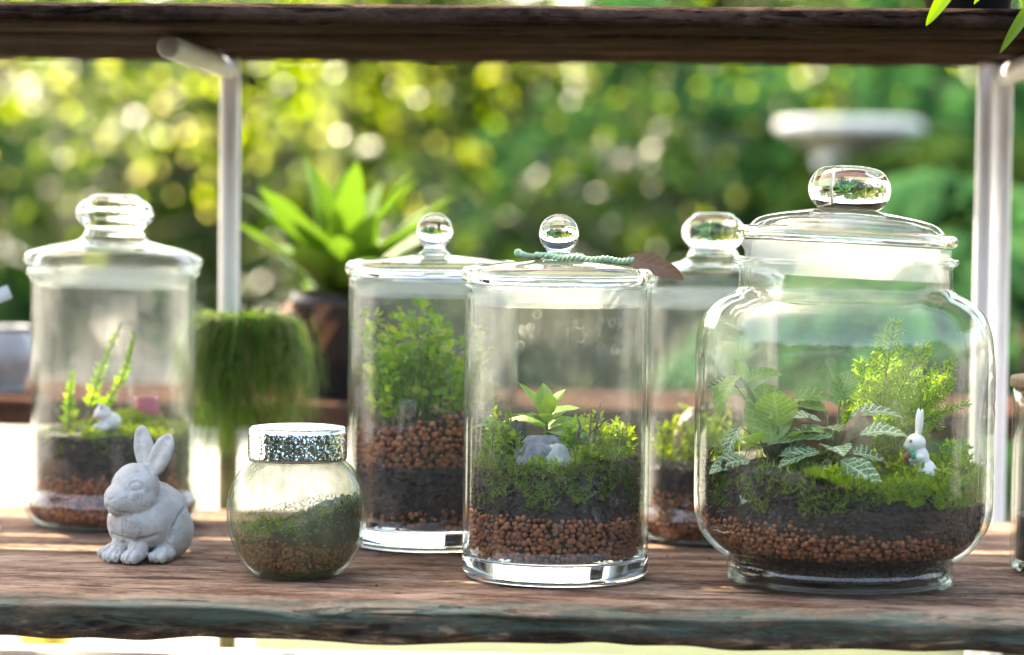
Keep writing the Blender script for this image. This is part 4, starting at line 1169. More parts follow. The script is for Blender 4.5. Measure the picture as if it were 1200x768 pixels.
tag(link('twig', tw.mesh('twig'), M_twig, None, (J3[0] + c3_[0], J3[1] + c3_[1], z3)), 'brown forked dry twigs stuck in moss by the grey stones', 'twig')

# --- small clustered sprigs: shared builder for leafy clumps
def sprigs(name, label, cat, j, H, spots, leaf, size, M, seed, nleaf, group=None, lean=.3, curve=.0):
    cx = sum(s[0] for s in spots) / len(spots); cy_ = sum(s[1] for s in spots) / len(spots)
    z0 = H(cx, cy_) - .002
    t = thing(name, label, cat, (j[0] + cx, j[1] + cy_, z0 + .0012), 0, group)
    r2 = np.random.default_rng(seed)
    st = MB(); P = []; D = []; Sz = []
    for (x, y, h, lx, ly) in spots:
        a = Vector((x - cx, y - cy_, H(x, y) - .003 - z0)); b = a + Vector((lx, ly, h))
        mid = a.lerp(b, .5) + Vector((-lx * .22, -ly * .22, .0))
        pts = [a.lerp(mid, k / 4) for k in range(4)] + [mid.lerp(b, k / 4) for k in range(5)]
        st.tube(pts, [.0009 * (1 - .7 * k / 8) for k in range(9)], 5)
        for q in range(nleaf):
            w = .15 + .85 * (q + r2.random()) / nleaf
            k = min(int(w * 8), 7); o_ = pts[k].lerp(pts[k + 1], w * 8 - k)
            d = r2.normal(size=3); d[2] = abs(d[2]) * .5 + lean; d /= np.linalg.norm(d)
            off = d * size * r2.uniform(.2, 1.3)
            P.append(np.array(o_) + off * .6); D.append(d + r2.normal(size=3) * .3); Sz.append(size * r2.uniform(.6, 1.25))
    link('stems', st.mesh('stems'), M_stem, t)
    P = np.array(P); D = np.array(D)
    tv, tf = (ROUND_V, ROUND_F) if leaf == 'round' else (LEAF_V, LEAF_F)
    o = link('foliage', scatter('foliage', tv, tf, basis(D, r2.normal(size=(len(P), 3)) * .6 + np.array([0, 0, 1.])), P, np.array(Sz)), M, t)
    o['kind'] = 'stuff'
    return t
# bushy plant
r3 = random.Random(9)
sp = []
for k in range(58):
    x = r3.uniform(-.050, .030); y = r3.uniform(-.045, .04)
    h = r3.uniform(.045, .108) * (1.0 if x < .012 else .75)
    sp.append((x, y, h, r3.uniform(-.014, .014) + x * .15, r3.uniform(-.012, .012)))
sprigs('bushy_plant', 'bushy plant with tiny round leaves filling the jar up to its lid', 'plant', J2, H2, sp, 'round', .0078, M_small, 6, 24, lean=.25)
sp = [(r3.uniform(.015, .055), r3.uniform(-.01, .04), r3.uniform(.02, .055), r3.uniform(-.006, .010), r3.uniform(-.01, .01)) for k in range(14)]
sprigs('bushy_plant', 'lower yellow-green tuft beside the bushy plant', 'plant', J2, H2, sp, 'round', .0058, M_jade, 7, 20, lean=.25)
# lime sprigs jar 4
sp = [(q * math.cos(a), q * math.sin(a), r3.uniform(.02, .048), r3.uniform(-.006, .006), r3.uniform(-.006, .006)) for q, a in [(math.sqrt(r3.random()) * .048, r3.uniform(0, 2 * PI)) for k in range(42)]]
sprigs('sprig_plant', 'lime green sprigs crowding the slimmer footed jar', 'plant', J4, H4, sp, 'leaf', .0090, M_jade, 8, 16, lean=.55)
sp = [(.008, .03, .055, .006, 0), (-.004, .02, .06, -.004, 0)]
sprigs('sprig_plant', 'two taller leafy sprigs behind the pinkish stone', 'plant', J4, H4, sp, 'leaf', .0140, M_jade, 9, 12, lean=.3)
# upright asparagus shoots jar 1
def shoot(label, px0, py0, tips, dy, seed):
    c = jl(J1, px0, py0, dy); z0 = H1(c[0], c[1]) - .002
    t = thing('shoot', label, 'plant', (J1[0] + c[0], J1[1] + c[1], z0 + .0012), 0, 'upright fern shoots in the jar behind the rabbit statue')
    r2 = np.random.default_rng(seed); st = MB(); P = []; D = []
    for (px, py, bend) in tips:
        e = jl(J1, px, py, dy); b = Vector((e[0] - c[0], 0, e[2] - z0)); a = Vector((0, 0, -.002))
        pts = [a.lerp(b, k / 10) + Vector((bend * math.sin(PI * k / 10), 0, 0)) for k in range(11)]
        st.tube(pts, [.0012 * (1 - .6 * k / 10) for k in range(11)], 6)
        for q in range(64):
            w = .24 + .72 * q / 63; k = min(int(w * 10), 9); o_ = pts[k].lerp(pts[k+1], w * 10 - k)
            sg = 1 if q % 2 else -1
            P.append(o_); D.append([sg * (1.5 - .9 * w) + b.x * 2 + r2.normal() * .3, r2.normal() * .6, .55 + .6 * w + r2.normal() * .25])
    link('stem', st.mesh('stem'), M_stem, t)
    n = len(P)
    o = link('foliage', scatter('foliage', LEAF_V, LEAF_F, basis(np.array(D), np.array([[0.1, -1, .2]] * n) + r2.normal(size=(n, 3)) * .4), np.array(P), .0082 * (.45 + .75 * r2.random(n)) * np.array([1.15 - .55 * (k % 64) / 63 for k in range(n)])), M_small, t)
    return t
shoot('tall feathery shoot with two stems in the jar behind the rabbit statue', 98, 515, [(143, 378, -.004), (157, 388, .010)], -.015, 1)
shoot('short feathery shoot against the left side of its jar', 82, 515, [(86, 436, -.002)], -.01, 2)

# ------------------------------------------------------------------ figurines
def sculpt(name, parts, voxel, smooth=6, M=None, parent=None, post=None):
    """blend ellipsoids (centre, radii, euler) into one continuous skin"""
    b = MB()
    for c, r, e in parts:
        rot = Matrix.Identity(3)
        if e:
            rot = (Matrix.Rotation(e[2], 3, 'Z') @ Matrix.Rotation(e[1], 3, 'Y') @ Matrix.Rotation(e[0], 3, 'X'))
        b.ell(c, r, rot, 24, 16)
    me = b.mesh(name)
    o = bpy.data.objects.new('sculpt_tmp', me); COL.objects.link(o)
    md = o.modifiers.new('r', 'REMESH'); md.mode = 'VOXEL'; md.voxel_size = voxel
    sm = o.modifiers.new('s', 'SMOOTH'); sm.iterations = smooth; sm.factor = 0.5
    bpy.context.view_layer.update()
    res = bpy.data.meshes.new_from_object(o.evaluated_get(bpy.context.evaluated_depsgraph_get()))
    bpy.data.objects.remove(o); bpy.data.meshes.remove(me)
    res.name = name
    if post:
        post(res)
    res.materials.clear()
    res.polygons.foreach_set('use_smooth', [True] * len(res.polygons)); res.update()
    return link(name, res, M, parent)

def seg_dist(p, pts):
    best = 9.0
    for a, b in zip(pts, pts[1:]):
        ab = b - a; t = max(0, min(1, (p - a).dot(ab) / max(ab.length_squared, 1e-12)))
        best = min(best, (p - a - ab * t).length)
    return best

M_conc, nt, out = mat('cast_concrete')
p = N(nt, 'ShaderNodeBsdfPrincipled', Roughness=0.85); p.inputs['Specular IOR Level'].default_value = 0.25
v = coords(nt); a = noise_t(nt, v, 45, 6, 0.6); b_ = noise_t(nt, v, 420, 4, 0.6); pit = N(nt, 'ShaderNodeTexVoronoi', Scale=190.0); nt.links.new(v, pit.inputs['Vector'])
pm = ramp(nt, [(0.06, (0.35,)*3), (0.16, (1,1,1))], pit.outputs['Distance'])
cr = ramp(nt, [(0.33, (0.25, 0.22, 0.185)), (0.42, (0.40, 0.38, 0.345)), (0.55, (0.45, 0.435, 0.405)), (0.70, (0.52, 0.505, 0.475))], noise_t(nt, v, 38, 9, 0.7))
mx = N(nt, 'ShaderNodeMix', _data_type='RGBA', _blend_type='MULTIPLY', **{'0': 0.35}); nt.links.new(cr.outputs[0], mx.inputs[6]); nt.links.new(pm.outputs[0], mx.inputs[7])
nt.links.new(mx.outputs[2], p.inputs['Base Color'])
hgt = math_node(nt, 'ADD', math_node(nt, 'MULTIPLY', a, 1.2), math_node(nt, 'ADD', math_node(nt, 'MULTIPLY', b_, .5), math_node(nt, 'MULTIPLY', pm.outputs[0], .5)))
nt.links.new(bump(nt, hgt, 0.8, 0.0016), p.inputs['Normal']); nt.links.new(p.outputs[0], out.inputs[0])

HC = Vector((.014, 0, 0)); HY = R(-20)
def hd(c): return tuple(Matrix.Rotation(HY, 3, 'Z') @ (Vector(c) - HC) + HC)
RAB = [
    ((-.014, 0, .035), (.038, .0355, .0345), None),          # trunk
    ((.008, 0, .034), (.029, .0315, .0265), None),           # chest
    ((-.020, .023, .025), (.025, .0145, .024), None), ((-.020, -.023, .025), (.025, .0145, .024), None),   # haunches
    ((.006, .028, .0068), (.017, .0100, .0074), (0, 0, R(8))), ((.006, -.028, .0068), (.017, .0100, .0074), (0, 0, R(-8))),   # hind feet
    ((.024, .0105, .012), (.0095, .0100, .012), None), ((.024, -.0105, .012), (.0095, .0100, .012), None),       # forelegs
    ((.031, .0108, .0068), (.0115, .0094, .0072), None), ((.031, -.0108, .0068), (.0115, .0094, .0072), None),   # paws
    (hd((.014, 0, .0655)), (.0245, .0232, .0218), (0, R(16), HY)),     # skull
    (hd((.0305, 0, .0565)), (.0165, .0168, .0155), (0, R(30), HY)),    # muzzle
    (hd((.017, .0125, .0565)), (.0175, .0125, .0160), (0, 0, HY)), (hd((.017, -.0125, .0565)), (.0175, .0125, .0160), (0, 0, HY)),     # cheeks
    ((.006, 0, .050), (.021, .023, .018), None),             # throat
    (hd((-.002, .0195, .0955)), (.0048, .0125, .0225), (R(-33), R(-6), HY + R(14))),   # ears
    (hd((-.002, -.0085, .0985)), (.0048, .0115, .0225), (R(15), R(-6), HY + R(20))),
    ((-.054, 0, .018), (.009, .010, .010), None),
]
for s in (1, -1):
    for k in (-1, 0, 1):
        RAB.append(((.0395 - abs(k) * .0015, s * .0108 + k * .0060, .0054), (.0054, .0033, .0050), None))
        RAB.append(((.0208 - abs(k) * .0015, s * .0300 + k * .0060, .0054), (.0054, .0034, .0050), None))
V = Vector
GRV = []
def hg(pts, w, d): GRV.append(([V(hd(q)) for q in pts], w, d))
for s in (1, -1):
    ec = V((.0262, s * .0185, .0685))
    hg([ec + V((.0062 * math.cos(t), -s * .0020 * math.cos(t), .0046 * math.sin(t))) for t in [PI * k / 6 for k in range(7)]], .0008, .0013)
    hg([ec + V((.0062 * math.cos(t), -s * .0020 * math.cos(t), -.0034 * math.sin(t))) for t in [PI * k / 6 for k in range(7)]], .0008, .0012)
    hg([(.0448, 0, .0520), (.0425, s * .006, .0475), (.0360, s * .012, .0440), (.030, s * .0165, .0430)], .0011, .0015)
    hg([(.0455, s * .0025, .0565), (.0435, s * .006, .0580)], .0008, .0010)
    for k in (-.5, .5):
        GRV.append(([V((.047, s * .0108 + k * .0060, .0)), V((.0425, s * .0108 + k * .0060, .0095)), V((.032, s * .0108 + k * .0060, .0135))], .0009, .0013))
        GRV.append(([V((.027, s * .0300 + k * .0060, .0)), V((.0240, s * .0300 + k * .0060, .0105)), V((.014, s * .0295 + k * .0060, .0140))], .0009, .0013))
    GRV.append(([V((.004, s * .037, .016)), V((.000, s * .037, .030)), V((-.012, s * .038, .042)), V((-.026, s * .037, .048))], .0014, .0018))
    y0 = .0195 if s > 0 else -.0085; tl = .60 if s > 0 else -.22
    hg([(.004, y0 - tl * .013, .084), (.003, y0, .0965), (.0010, y0 + tl * .014, .1110)], .0042, .0026)
    hg([ec + V((.0010, 0, .0005)), ec + V((-.0005, 0, .0004))], .0024, -.0012)
GRV.append(([V((.0370, .001, .040)), V((.0375, .002, .030)), V((.036, .0, .018))], .0006, .0010))
GRV.append(([V((.040, -.020, .0215)), V((.038, 0, .0195)), V((.030, .018, .021)), V((.018, .030, .024))], .0013, .0019))
GRV.append(([V((.030, .0, .0185)), V((.042, .0, .0120)), V((.043, .0, .0))], .0012, .0018))
def rab_post(me):
    n = len(me.vertices)
    co = np.empty(n * 3); me.vertices.foreach_get('co', co); co = co.reshape(-1, 3)
    no = np.array([tuple(v.normal) for v in me.vertices])
    d = np.zeros(n)
    for pts, w, dep in GRV:
        q = []
        for a, b in zip(pts, pts[1:]):
            k = max(2, int((b - a).length / .0006))
            q += [a.lerp(b, t / k) for t in range(k)]
        q.append(pts[-1])
        q = np.array([tuple(x) for x in q])
        near = np.full(n, 9.0)
        for x in q:                                           # follow the skin: the crease runs over the nearest surface
            x = co[np.argmin(((co - x) ** 2).sum(1))]
            near = np.minimum(near, ((co - x) ** 2).sum(1))
        g = np.exp(-near / (w * 1.25) ** 2)
        d = np.minimum(d, -dep * g) if dep > 0 else d - dep * g
    rel = np.array([.00035 * noise.noise(Vector(c) * 170) + .0006 * noise.noise(Vector(c) * 55) for c in co])
    co = co + no * (d + rel)[:, None]
    co[:, 2] = np.maximum(co[:, 2], .0006)
    me.vertices.foreach_set('co', co.reshape(-1)); me.update()
rab = thing('rabbit_statue', 'grey cast concrete rabbit statue crouching on the shelf', 'statue', (-.3055, 2.005, .0006), R(243))
ro = sculpt('body', RAB, .0011, 3, M_conc, rab, rab_post)
rab.scale = (.85, .86, .93)

# white rabbit figurine with a carrot
M_white = plain_mat('white_glaze', (0.78, 0.77, 0.74), (0.66, 0.65, 0.62), 0.35, 60)
M_red = plain_mat('red_paint', (0.62, 0.10, 0.05), None, 0.4, 60)
M_teal = plain_mat('teal_paint', (0.03, 0.30, 0.17), None, 0.4, 60)
M_ink = plain_mat('black_paint', (0.02, 0.02, 0.02), None, 0.3, 60)
M_pinkp = plain_mat('pink_paint', (0.70, 0.28, 0.28), None, 0.4, 60)
pos = put(J5, 1082, 583, -.035)
wr = thing('rabbit_figurine', 'tiny white rabbit figurine hugging a carrot on the moss', 'figurine', (pos[0], pos[1], pos[2] + .006), R(190))
WR = [((0, 0, .009), (.0085, .0095, .010), None), ((.003, 0, .0185), (.0060, .0068, .0085), None), ((.0055, 0, .0285), (.0062, .0058, .0056), None), ((.0095, 0, .0268), (.0036, .0034, .0030), None),
      ((.0035, .0024, .0405), (.0016, .0023, .0090), (R(-5), R(-4), 0)), ((.0035, -.0024, .0405), (.0016, .0023, .0090), (R(5), R(-4), 0)),
      ((.006, .0070, .004), (.0078, .0036, .0038), None), ((.006, -.0070, .004), (.0078, .0036, .0038), None), ((.007, .0058, .0195), (.0050, .0020, .0024), (0, R(15), R(-35))), ((.007, -.0058, .0195), (.0050, .0020, .0024), (0, R(15), R(35))), ((-.0085, 0, .007), (.0030, .0030, .0030), None)]
sculpt('body', WR, .0006, 3, M_white, wr)
wr.scale = (1.3, 1.3, 1.3)
link('carrot', MB().tube([(.0095, -.005, .0165), (.0108, 0, .0195), (.0105, .005, .0225)], [.0006, .0021, .0024], 8).mesh('carrot'), M_red, wr)
link('carrot_top', MB().ell((.0106, .0074, .0236), (.0024, .0024, .0028), None, 8, 6).ell((.0100, .0090, .0215), (.0018, .0022, .0024), None, 8, 6).mesh('carrot_top'), M_teal, wr)
for s in (1, -1): link('eye', MB().ell((.0098, s * .0036, .0298), (.0009, .0009, .0011), None, 8, 6).mesh('eye'), M_ink, wr)

# white frog-like figurine and pink pot in jar 1
pos = put(J1, 129, 530, -.045); pos = (pos[0], pos[1], H1(pos[0] - J1[0], pos[1] - J1[1]) + .004)
fg = thing('animal_figurine', 'white animal figurine with dark eye and pink mouth on a leaf', 'figurine', (pos[0], pos[1], pos[2]), R(215))
sculpt('body', [((0, 0, .008), (.011, .0095, .0085), None), ((.007, 0, .0155), (.0080, .0082, .0070), None), ((.0085, .0042, .0210), (.0030, .0028, .0030), None), ((.0085, -.0042, .0210), (.0030, .0028, .0030), None), ((.009, .007, .003), (.005, .003, .003), None), ((.009, -.007, .003), (.005, .003, .003), None)], .0007, 3, M_white, fg)
for s in (1, -1): link('eye', MB().ell((.0112, s * .0048, .0214), (.0014, .0016, .0018), None, 8, 6).mesh('eye'), M_ink, fg)
link('mouth', MB().ell((.0148, 0, .0130), (.0014, .0048, .0014), None, 10, 6).mesh('mouth'), M_pinkp, fg)
pos = put(J1, 122, 538, -.046); pos = (pos[0], pos[1], H1(pos[0] - J1[0], pos[1] - J1[1]) + .0065)
lf = thing('fallen_leaf', 'flat green leaf under the white animal figurine', 'leaf', (pos[0], pos[1], pos[2] - .004), 0)
lo = leaf_obj(lf, (-.022, 0, .0), R(-90), R(4), .044, .020, .3, M_leafy, 0, fold=.12)
pos = put(J1, 172, 490, .03)
M_pinkpot = plain_mat('pink_pot', (0.62, 0.14, 0.20), (0.5, 0.10, 0.15), 0.5, 40)
tp = thing('toy_pot', 'tiny pink toy pot on a wooden peg in the moss mound', 'toy', (pos[0], pos[1], H1(pos[0]-J1[0], pos[1]-J1[1])), 0)
zt_ = pos[2] - H1(pos[0]-J1[0], pos[1]-J1[1])
tp.scale = (1.25, 1.25, 1.12)
link('peg', MB().tube([(0, 0, -.003), (0, 0, zt_ + .0005)], [.0075, .0075], 12).mesh('peg'), M_tan, tp)
link('pot', lathe('pot', [(0, zt_ + .001), (.0080, zt_ + .001), (.0092, zt_ + .003), (.0098, zt_ + .0165), (.0094, zt_ + .0175), (.0080, zt_ + .0172), (.0076, zt_ + .012), (0, zt_ + .011)], 24), M_pinkpot, tp)
# blue figurine in jar 3
M_blue = plain_mat('blue_paint', (0.06, 0.19, 0.42), (0.04, 0.13, 0.32), 0.45, 60)
M_skin = plain_mat('peach_paint', (0.62, 0.30, 0.18), None, 0.5, 60)
pos = put(J3, 706, 550, .012)
bf = thing('toy_figure', 'tiny blue-clad toy figure standing in moss near the twigs', 'figurine', (pos[0], pos[1], pos[2]), R(200))
link('coat', lathe('coat', [(0, -.004), (.0042, -.004), (.0048, .0), (.0046, .006), (.0034, .0105), (.0018, .0125), (0, .0127)], 16), M_blue, bf)
link('head', MB().ell((0, 0, .0150), (.0030, .0030, .0032), None, 12, 8).mesh('head'), M_skin, bf)
for s in (1, -1): link('arm', MB().tube([(0, s * .0036, .0100), (.002, s * .0052, .0060), (.003, s * .0040, .0030)], [.0012, .0012, .0009], 6).mesh('arm'), M_blue, bf)

# ------------------------------------------------------------------ twine and dry leaf on the middle lid
M_twine = plain_mat('green_twine', (0.36, 0.52, 0.34), (0.24, 0.38, 0.24), 0.9, 500, 0.6, bdist=.001)
zl = .2358 + .0205
tv = MB()
path = []
for k in range(61):
    s = k / 60
    if s < .55:
        a = R(200) + 2 * PI * s / .55 * 1.0; rad = .0170 + .002 * math.sin(s * 30)
        path.append(V((rad * math.cos(a), rad * math.sin(a), .0022 + .0006 * math.sin(s * 40))))
    else:
        w = (s - .55) / .45; a = R(200)
        st = V((.0170 * math.cos(a), .0170 * math.sin(a), .0022)); e = V((.058, -.030, -.0005))
        q = st.lerp(e, w); q += V((0, -.020 * math.sin(PI * w), .0008 * math.sin(w * 20))); path.append(q)
for ph in (0, PI):
    pp = []
    for k in range(241):
        s = k / 240 * 60; i = min(int(s), 59); q = path[i].lerp(path[i+1], s - i)
        d = (path[i+1] - path[i]).normalized(); u_ = d.cross(V((0, 0, 1))).normalized(); w_ = u_.cross(d)
        a = ph + k * .62
        pp.append(q + (u_ * math.cos(a) + w_ * math.sin(a)) * .0012)
    tv.tube(pp, .00155, 6)
tail = [V((-.017, -.006, .002)), V((-.022, -.010, .0022)), V((-.027, -.011, .0028)), V((-.031, -.010, .004))]
tv.tube(tail, [.0022, .0021, .0024, .0030], 7); tv.ell((-.0325, -.0095, .0045), (.0035, .003, .0034), None, 10, 8)
tag(link('twine', tv.mesh('twine'), M_twine, None, (J3[0], J3[1], zl)), 'pale green twisted twine wound round the ball knob of a lid', 'twine')
M_dry = veined_leaf_mat('dry_leaf', (0.13, 0.065, 0.03), (0.16, 0.08, 0.035), (0.22, 0.13, 0.06), 0.5, 0.25)
dl = thing('dry_leaf', 'curled brown dry leaf tied to the green twine, over the lid edge', 'leaf', (J3[0] + .052, J3[1] - .016, zl + .0006), 0)
leaf_obj(dl, (0, 0, 0), R(-96), R(-8), .054, .019, .75, M_dry, R(62), fold=.2, wave=.12)

# ------------------------------------------------------------------ things on the bench behind
M_pot = plain_mat('black_plastic', (0.022, 0.023, 0.028), (0.014, 0.014, 0.018), 0.5, 20)
def plant_pot(label, x, y, r, h):
    t = thing('plant_pot', label, 'pot', (x, y, BZ + .0015), 0)
    link('pot', lathe('pot', [(0, .0), (r*.80, .0), (r*.82, .002), (r*.97, h*.86), (r*1.05, h*.87), (r*1.06, h), (r*.98, h), (r*.96, h*.9), (r*.9, h*.88), (0, h*.88)], 48), M_pot, t)
    return t
FD = 2.815
FX = at(400, 470, FD)[0]
plant_pot('black plastic pot on the bench holding the upright fern', FX, FD, .056, .118)
nf = thing('nest_fern', 'bright green nest fern with broad upright fronds in the black pot', 'fern', (FX, FD, BZ + .104), 0)
M_frond = leaf_mat('nest_frond', (0.045, 0.10, 0.014), (0.095, 0.17, 0.026), 0.35, 0.5, 0.15, (0.15, 0.20, 0.04))
M_drym = plain_mat('dry_frond', (0.20, 0.085, 0.04), (0.10, 0.042, 0.02), 0.8, 40)
rr = random.Random(21)
for k in range(30):
    yaw = k * 137.5 + rr.uniform(-12, 12); pt = 84 - 50 * (k / 30) + rr.uniform(-6, 6); L = rr.uniform(.135, .195)
    leaf_obj(nf, (0, 0, .0), R(yaw), R(pt), L, rr.uniform(.038, .052), rr.uniform(.3, .9), M_frond, R(rr.uniform(-15, 15)), fold=.18, shape=.9, wave=.10).name = 'frond'
for k in range(9):
    yaw = 40 + k * 18 + rr.uniform(-10, 10)
    leaf_obj(nf, (0, 0, .01), R(yaw), R(rr.uniform(0, 32)), rr.uniform(.075, .12), .022, rr.uniform(1.4, 2.3), M_drym, R(rr.uniform(-20, 20)), fold=.3, wave=.2).name = 'dry_frond'
# shaggy grass plant hanging over the bench edge
GD = 2.425
gp0 = at(287, 405, GD)
r2 = np.random.default_rng(33)
gp = thing('grass_plant', 'shaggy green grass plant hung on the left bracket post', 'plant', gp0, 0)
link('basket', lathe('basket', [(0, -.045), (.020, -.044), (.030, -.025), (.034, -.002), (.036, -.002), (.036, .002), (.031, .002), (.028, -.020), (0, -.030)], 24), M_twig, gp)
link('wire_hook', MB().tube([(.0, .034, -.002), (-.006, .042, .004), (-.010, .048, .018), (-.014, .056, .012)], .0016, 6).mesh('wire_hook'), M_post, gp)
Vv = []; Ff = []
for k in range(4000):
    a = r2.random() * 2 * PI; q = math.sqrt(r2.random()) * .030
    p0 = V((q * math.cos(a), q * math.sin(a), 0)); out_ = V((math.cos(a + r2.normal() * .5), math.sin(a + r2.normal() * .5) * (.55 if math.sin(a) > 0 else 1), 0))
    ln = r2.uniform(.03, .155) * (.75 + .4 * math.sin(a * 3 + 1)); rise = r2.uniform(.008, .042); sp_ = r2.uniform(.004, .036) * (1.3 if r2.random() < .2 else .9)
    w = r2.uniform(.0005, .0013); sd_ = V((-out_.y, out_.x, 0)) * w
    jx = r2.normal(size=(5, 2)) * .0065
    pts = [V((*jx[int(s * 4)], 0)) * s + p0 + out_ * (sp_ * (1 - (1 - s) ** 2) + .01 * s) + V((0, 0, rise * 4 * s * (1 - s) - max(0, s - .30) ** 1.1 * ln)) for s in (0, .25, .5, .75, 1)]
    b0 = len(Vv)
    for i, pq in enumerate(pts):
        f = (1 - .75 * i / 4); Vv += [pq - sd_ * f, pq + sd_ * f]
    Ff += [(b0+2*i, b0+2*i+1, b0+2*i+3, b0+2*i+2) for i in range(4)]
o = link('blades', mesh('blades', Vv, Ff, False), leaf_mat('grass_blade', (0.035, 0.09, 0.016), (0.12, 0.22, 0.04), .45, .5, .2, (0.26, 0.24, 0.09)), gp); o['kind'] = 'stuff'

# ------------------------------------------------------------------ birdbath in the yard
M_bath = plain_mat('pale_cast_stone', (0.66, 0.66, 0.66), (0.5, 0.5, 0.49), 0.8, 14, 0.3, bdist=.004)
bp = at(996, 145, 8.2)
bh = bp[2] - GZ
bt = thing('birdbath', 'white stone birdbath with wide bowl on a pedestal in the yard', 'birdbath', (bp[0], bp[1], GZ), 0)
M_bowl_shade = plain_mat('shaded_cast_stone', (0.34, 0.31, 0.26), (0.22, 0.20, 0.16), 0.85, 14, 0.3, bdist=.004)  # darker than the rim: underside shade put into the bowl colour
link('bowl', lathe('bowl', smooth_prof([(0, bh-.11), (.07, bh-.11), (.14, bh-.085), (.205, bh-.045), (.222, bh-.036), (.222, bh-.030), (.19, bh-.030), (.12, bh-.055), (0, bh-.07)], 4), 64), M_bowl_shade, bt)
link('rim', lathe('rim', smooth_prof([(.200, bh-.029), (.236, bh-.029), (.2445, bh-.018), (.2425, bh+.004), (.228, bh+.008), (.206, bh-.004), (.200, bh-.029)], 3), 80, lambda r, z, a, i: r * (1 + .016 * math.cos(a * 14) + .01 * math.sin(a * 5))), M_bath, bt)
link('pedestal', lathe('pedestal', smooth_prof([(0, .0), (.17, .0), (.17, .0), (.17, .06), (.17, .06), (.11, .09), (.075, .2), (.065, bh*.5), (.07, bh-.30), (.10, bh-.17), (.115, bh-.111), (0, bh-.111)], 4), 40), M_bath, bt)

# ------------------------------------------------------------------ palms and shrubs at the right
def palm(label, px, py, D, n, L, seed, M='teal', group='broad-fronded palms right of the rack'):
    c = at(px, py, D)
    t = thing('palm', label, 'palm', (c[0], c[1], GZ), 0, group)
    rr = random.Random(seed); h = c[2] - GZ
    link('trunk', MB().tube([(0, 0, 0), (.01, 0, h * .5), (0, 0, h)], [.05, .04, .035], 10).mesh('trunk'), M_bark, t)
    r2 = np.random.default_rng(seed)
    for k in range(n):
        a = 2 * PI * k / n + rr.uniform(-.3, .3); el = rr.uniform(R(15), R(75)); ll = L * rr.uniform(.75, 1.15)
        P = []; Dv = []; Ln = []; pts = []
        for q in range(22):
            s = q / 21
            hor = ll * (s * math.cos(el) + .18 * s * s); ver = ll * (s * math.sin(el) - .75 * s * s)
            pts.append(V((hor * math.cos(a), hor * math.sin(a), h + ver)))
        b = MB().tube(pts, [.008 * (1 - .8 * q / 21) for q in range(22)], 5)
        for q in range(3, 22):
            ax = (pts[q] - pts[q-1]).normalized(); sd_ = ax.cross(V((0, 0, 1))).normalized()
            for sg in (-1, 1):
                P.append(pts[q]); Dv.append(sd_ * sg * .8 + ax * .7 + V((0, 0, -.25)) + V(r2.normal(size=3)) * .08); Ln.append(ll * .38 * math.sin(PI * (.12 + .8 * q / 22)))
        fr = link('frond', scatter('frond', [(x * .32, y, z) for x, y, z in LEAF_V], LEAF_F, basis(np.array(Dv), np.array([[0, 0, 1.]] * len(P))), np.array(P), np.array(Ln)), LM[M], t)
        link('rachis', b.mesh('rachis'), LM[M], fr)
    return t
palm('blue-green palm with drooping fronds just right of the rack', 1215, 330, 4.9, 13, .75, 1)
palm('low palm with dark fronds beyond the bench end', 1190, 470, 6.2, 13, .85, 2)
palm('mid green palm beyond the two bracket posts', 1150, 260, 8.0, 12, .9, 3, 'dark')

# hanging leaf tips of a pot plant on the upper board
pp0 = at(1150, -18, 1.98)
M_trail = leaf_mat('trailing_leaf', (0.11, 0.21, 0.012), (0.16, 0.27, 0.018), 0.45)
tp_ = at(1150, -10, 2.03)
hp = thing('trailing_plant', 'pale green trailing plant whose leaf tips hang over the upper board', 'plant', (tp_[0], 2.09, .468), 0)
link('pot', lathe('pot', [(0, 0), (.035, 0), (.045, .06), (.047, .06), (.047, .066), (.042, .066), (.040, .055), (0, .053)], 32), M_pot, hp)
for (px, py, D, L, w) in [(1093, 16, 2.0, .05, .0125), (1188, 36, 2.0, .06, .010), (1150, -10, 1.99, .05, .011), (1215, 20, 2.0, .06, .011), (1120, -14, 2.0, .05, .011)]:
    tipp = V(at(px, py, D)) - V(hp.location)
    st_ = tipp + V((.022 if px < 1200 else -.02, .004, .032)); root = V((0, -.01, .06))
    me = grid_leaf('leaf', L, w, .35, .15, shape=.75)
    lo_ = link('leaf', me, M_trail, hp, st_)
    dv = (tipp - st_).normalized(); lo_.rotation_mode = 'QUATERNION'
    xx = dv.cross(V((0, -.9, .4))).normalized(); zz = xx.cross(dv)
    lo_.rotation_quaternion = Matrix((xx, dv, zz)).transposed().to_quaternion()
    link('stalk', MB().tube([root, root.lerp(st_, .5) + V((0, 0, .02)), st_], [.0015, .0013, .001], 6).mesh('stalk'), M_stem, hp)

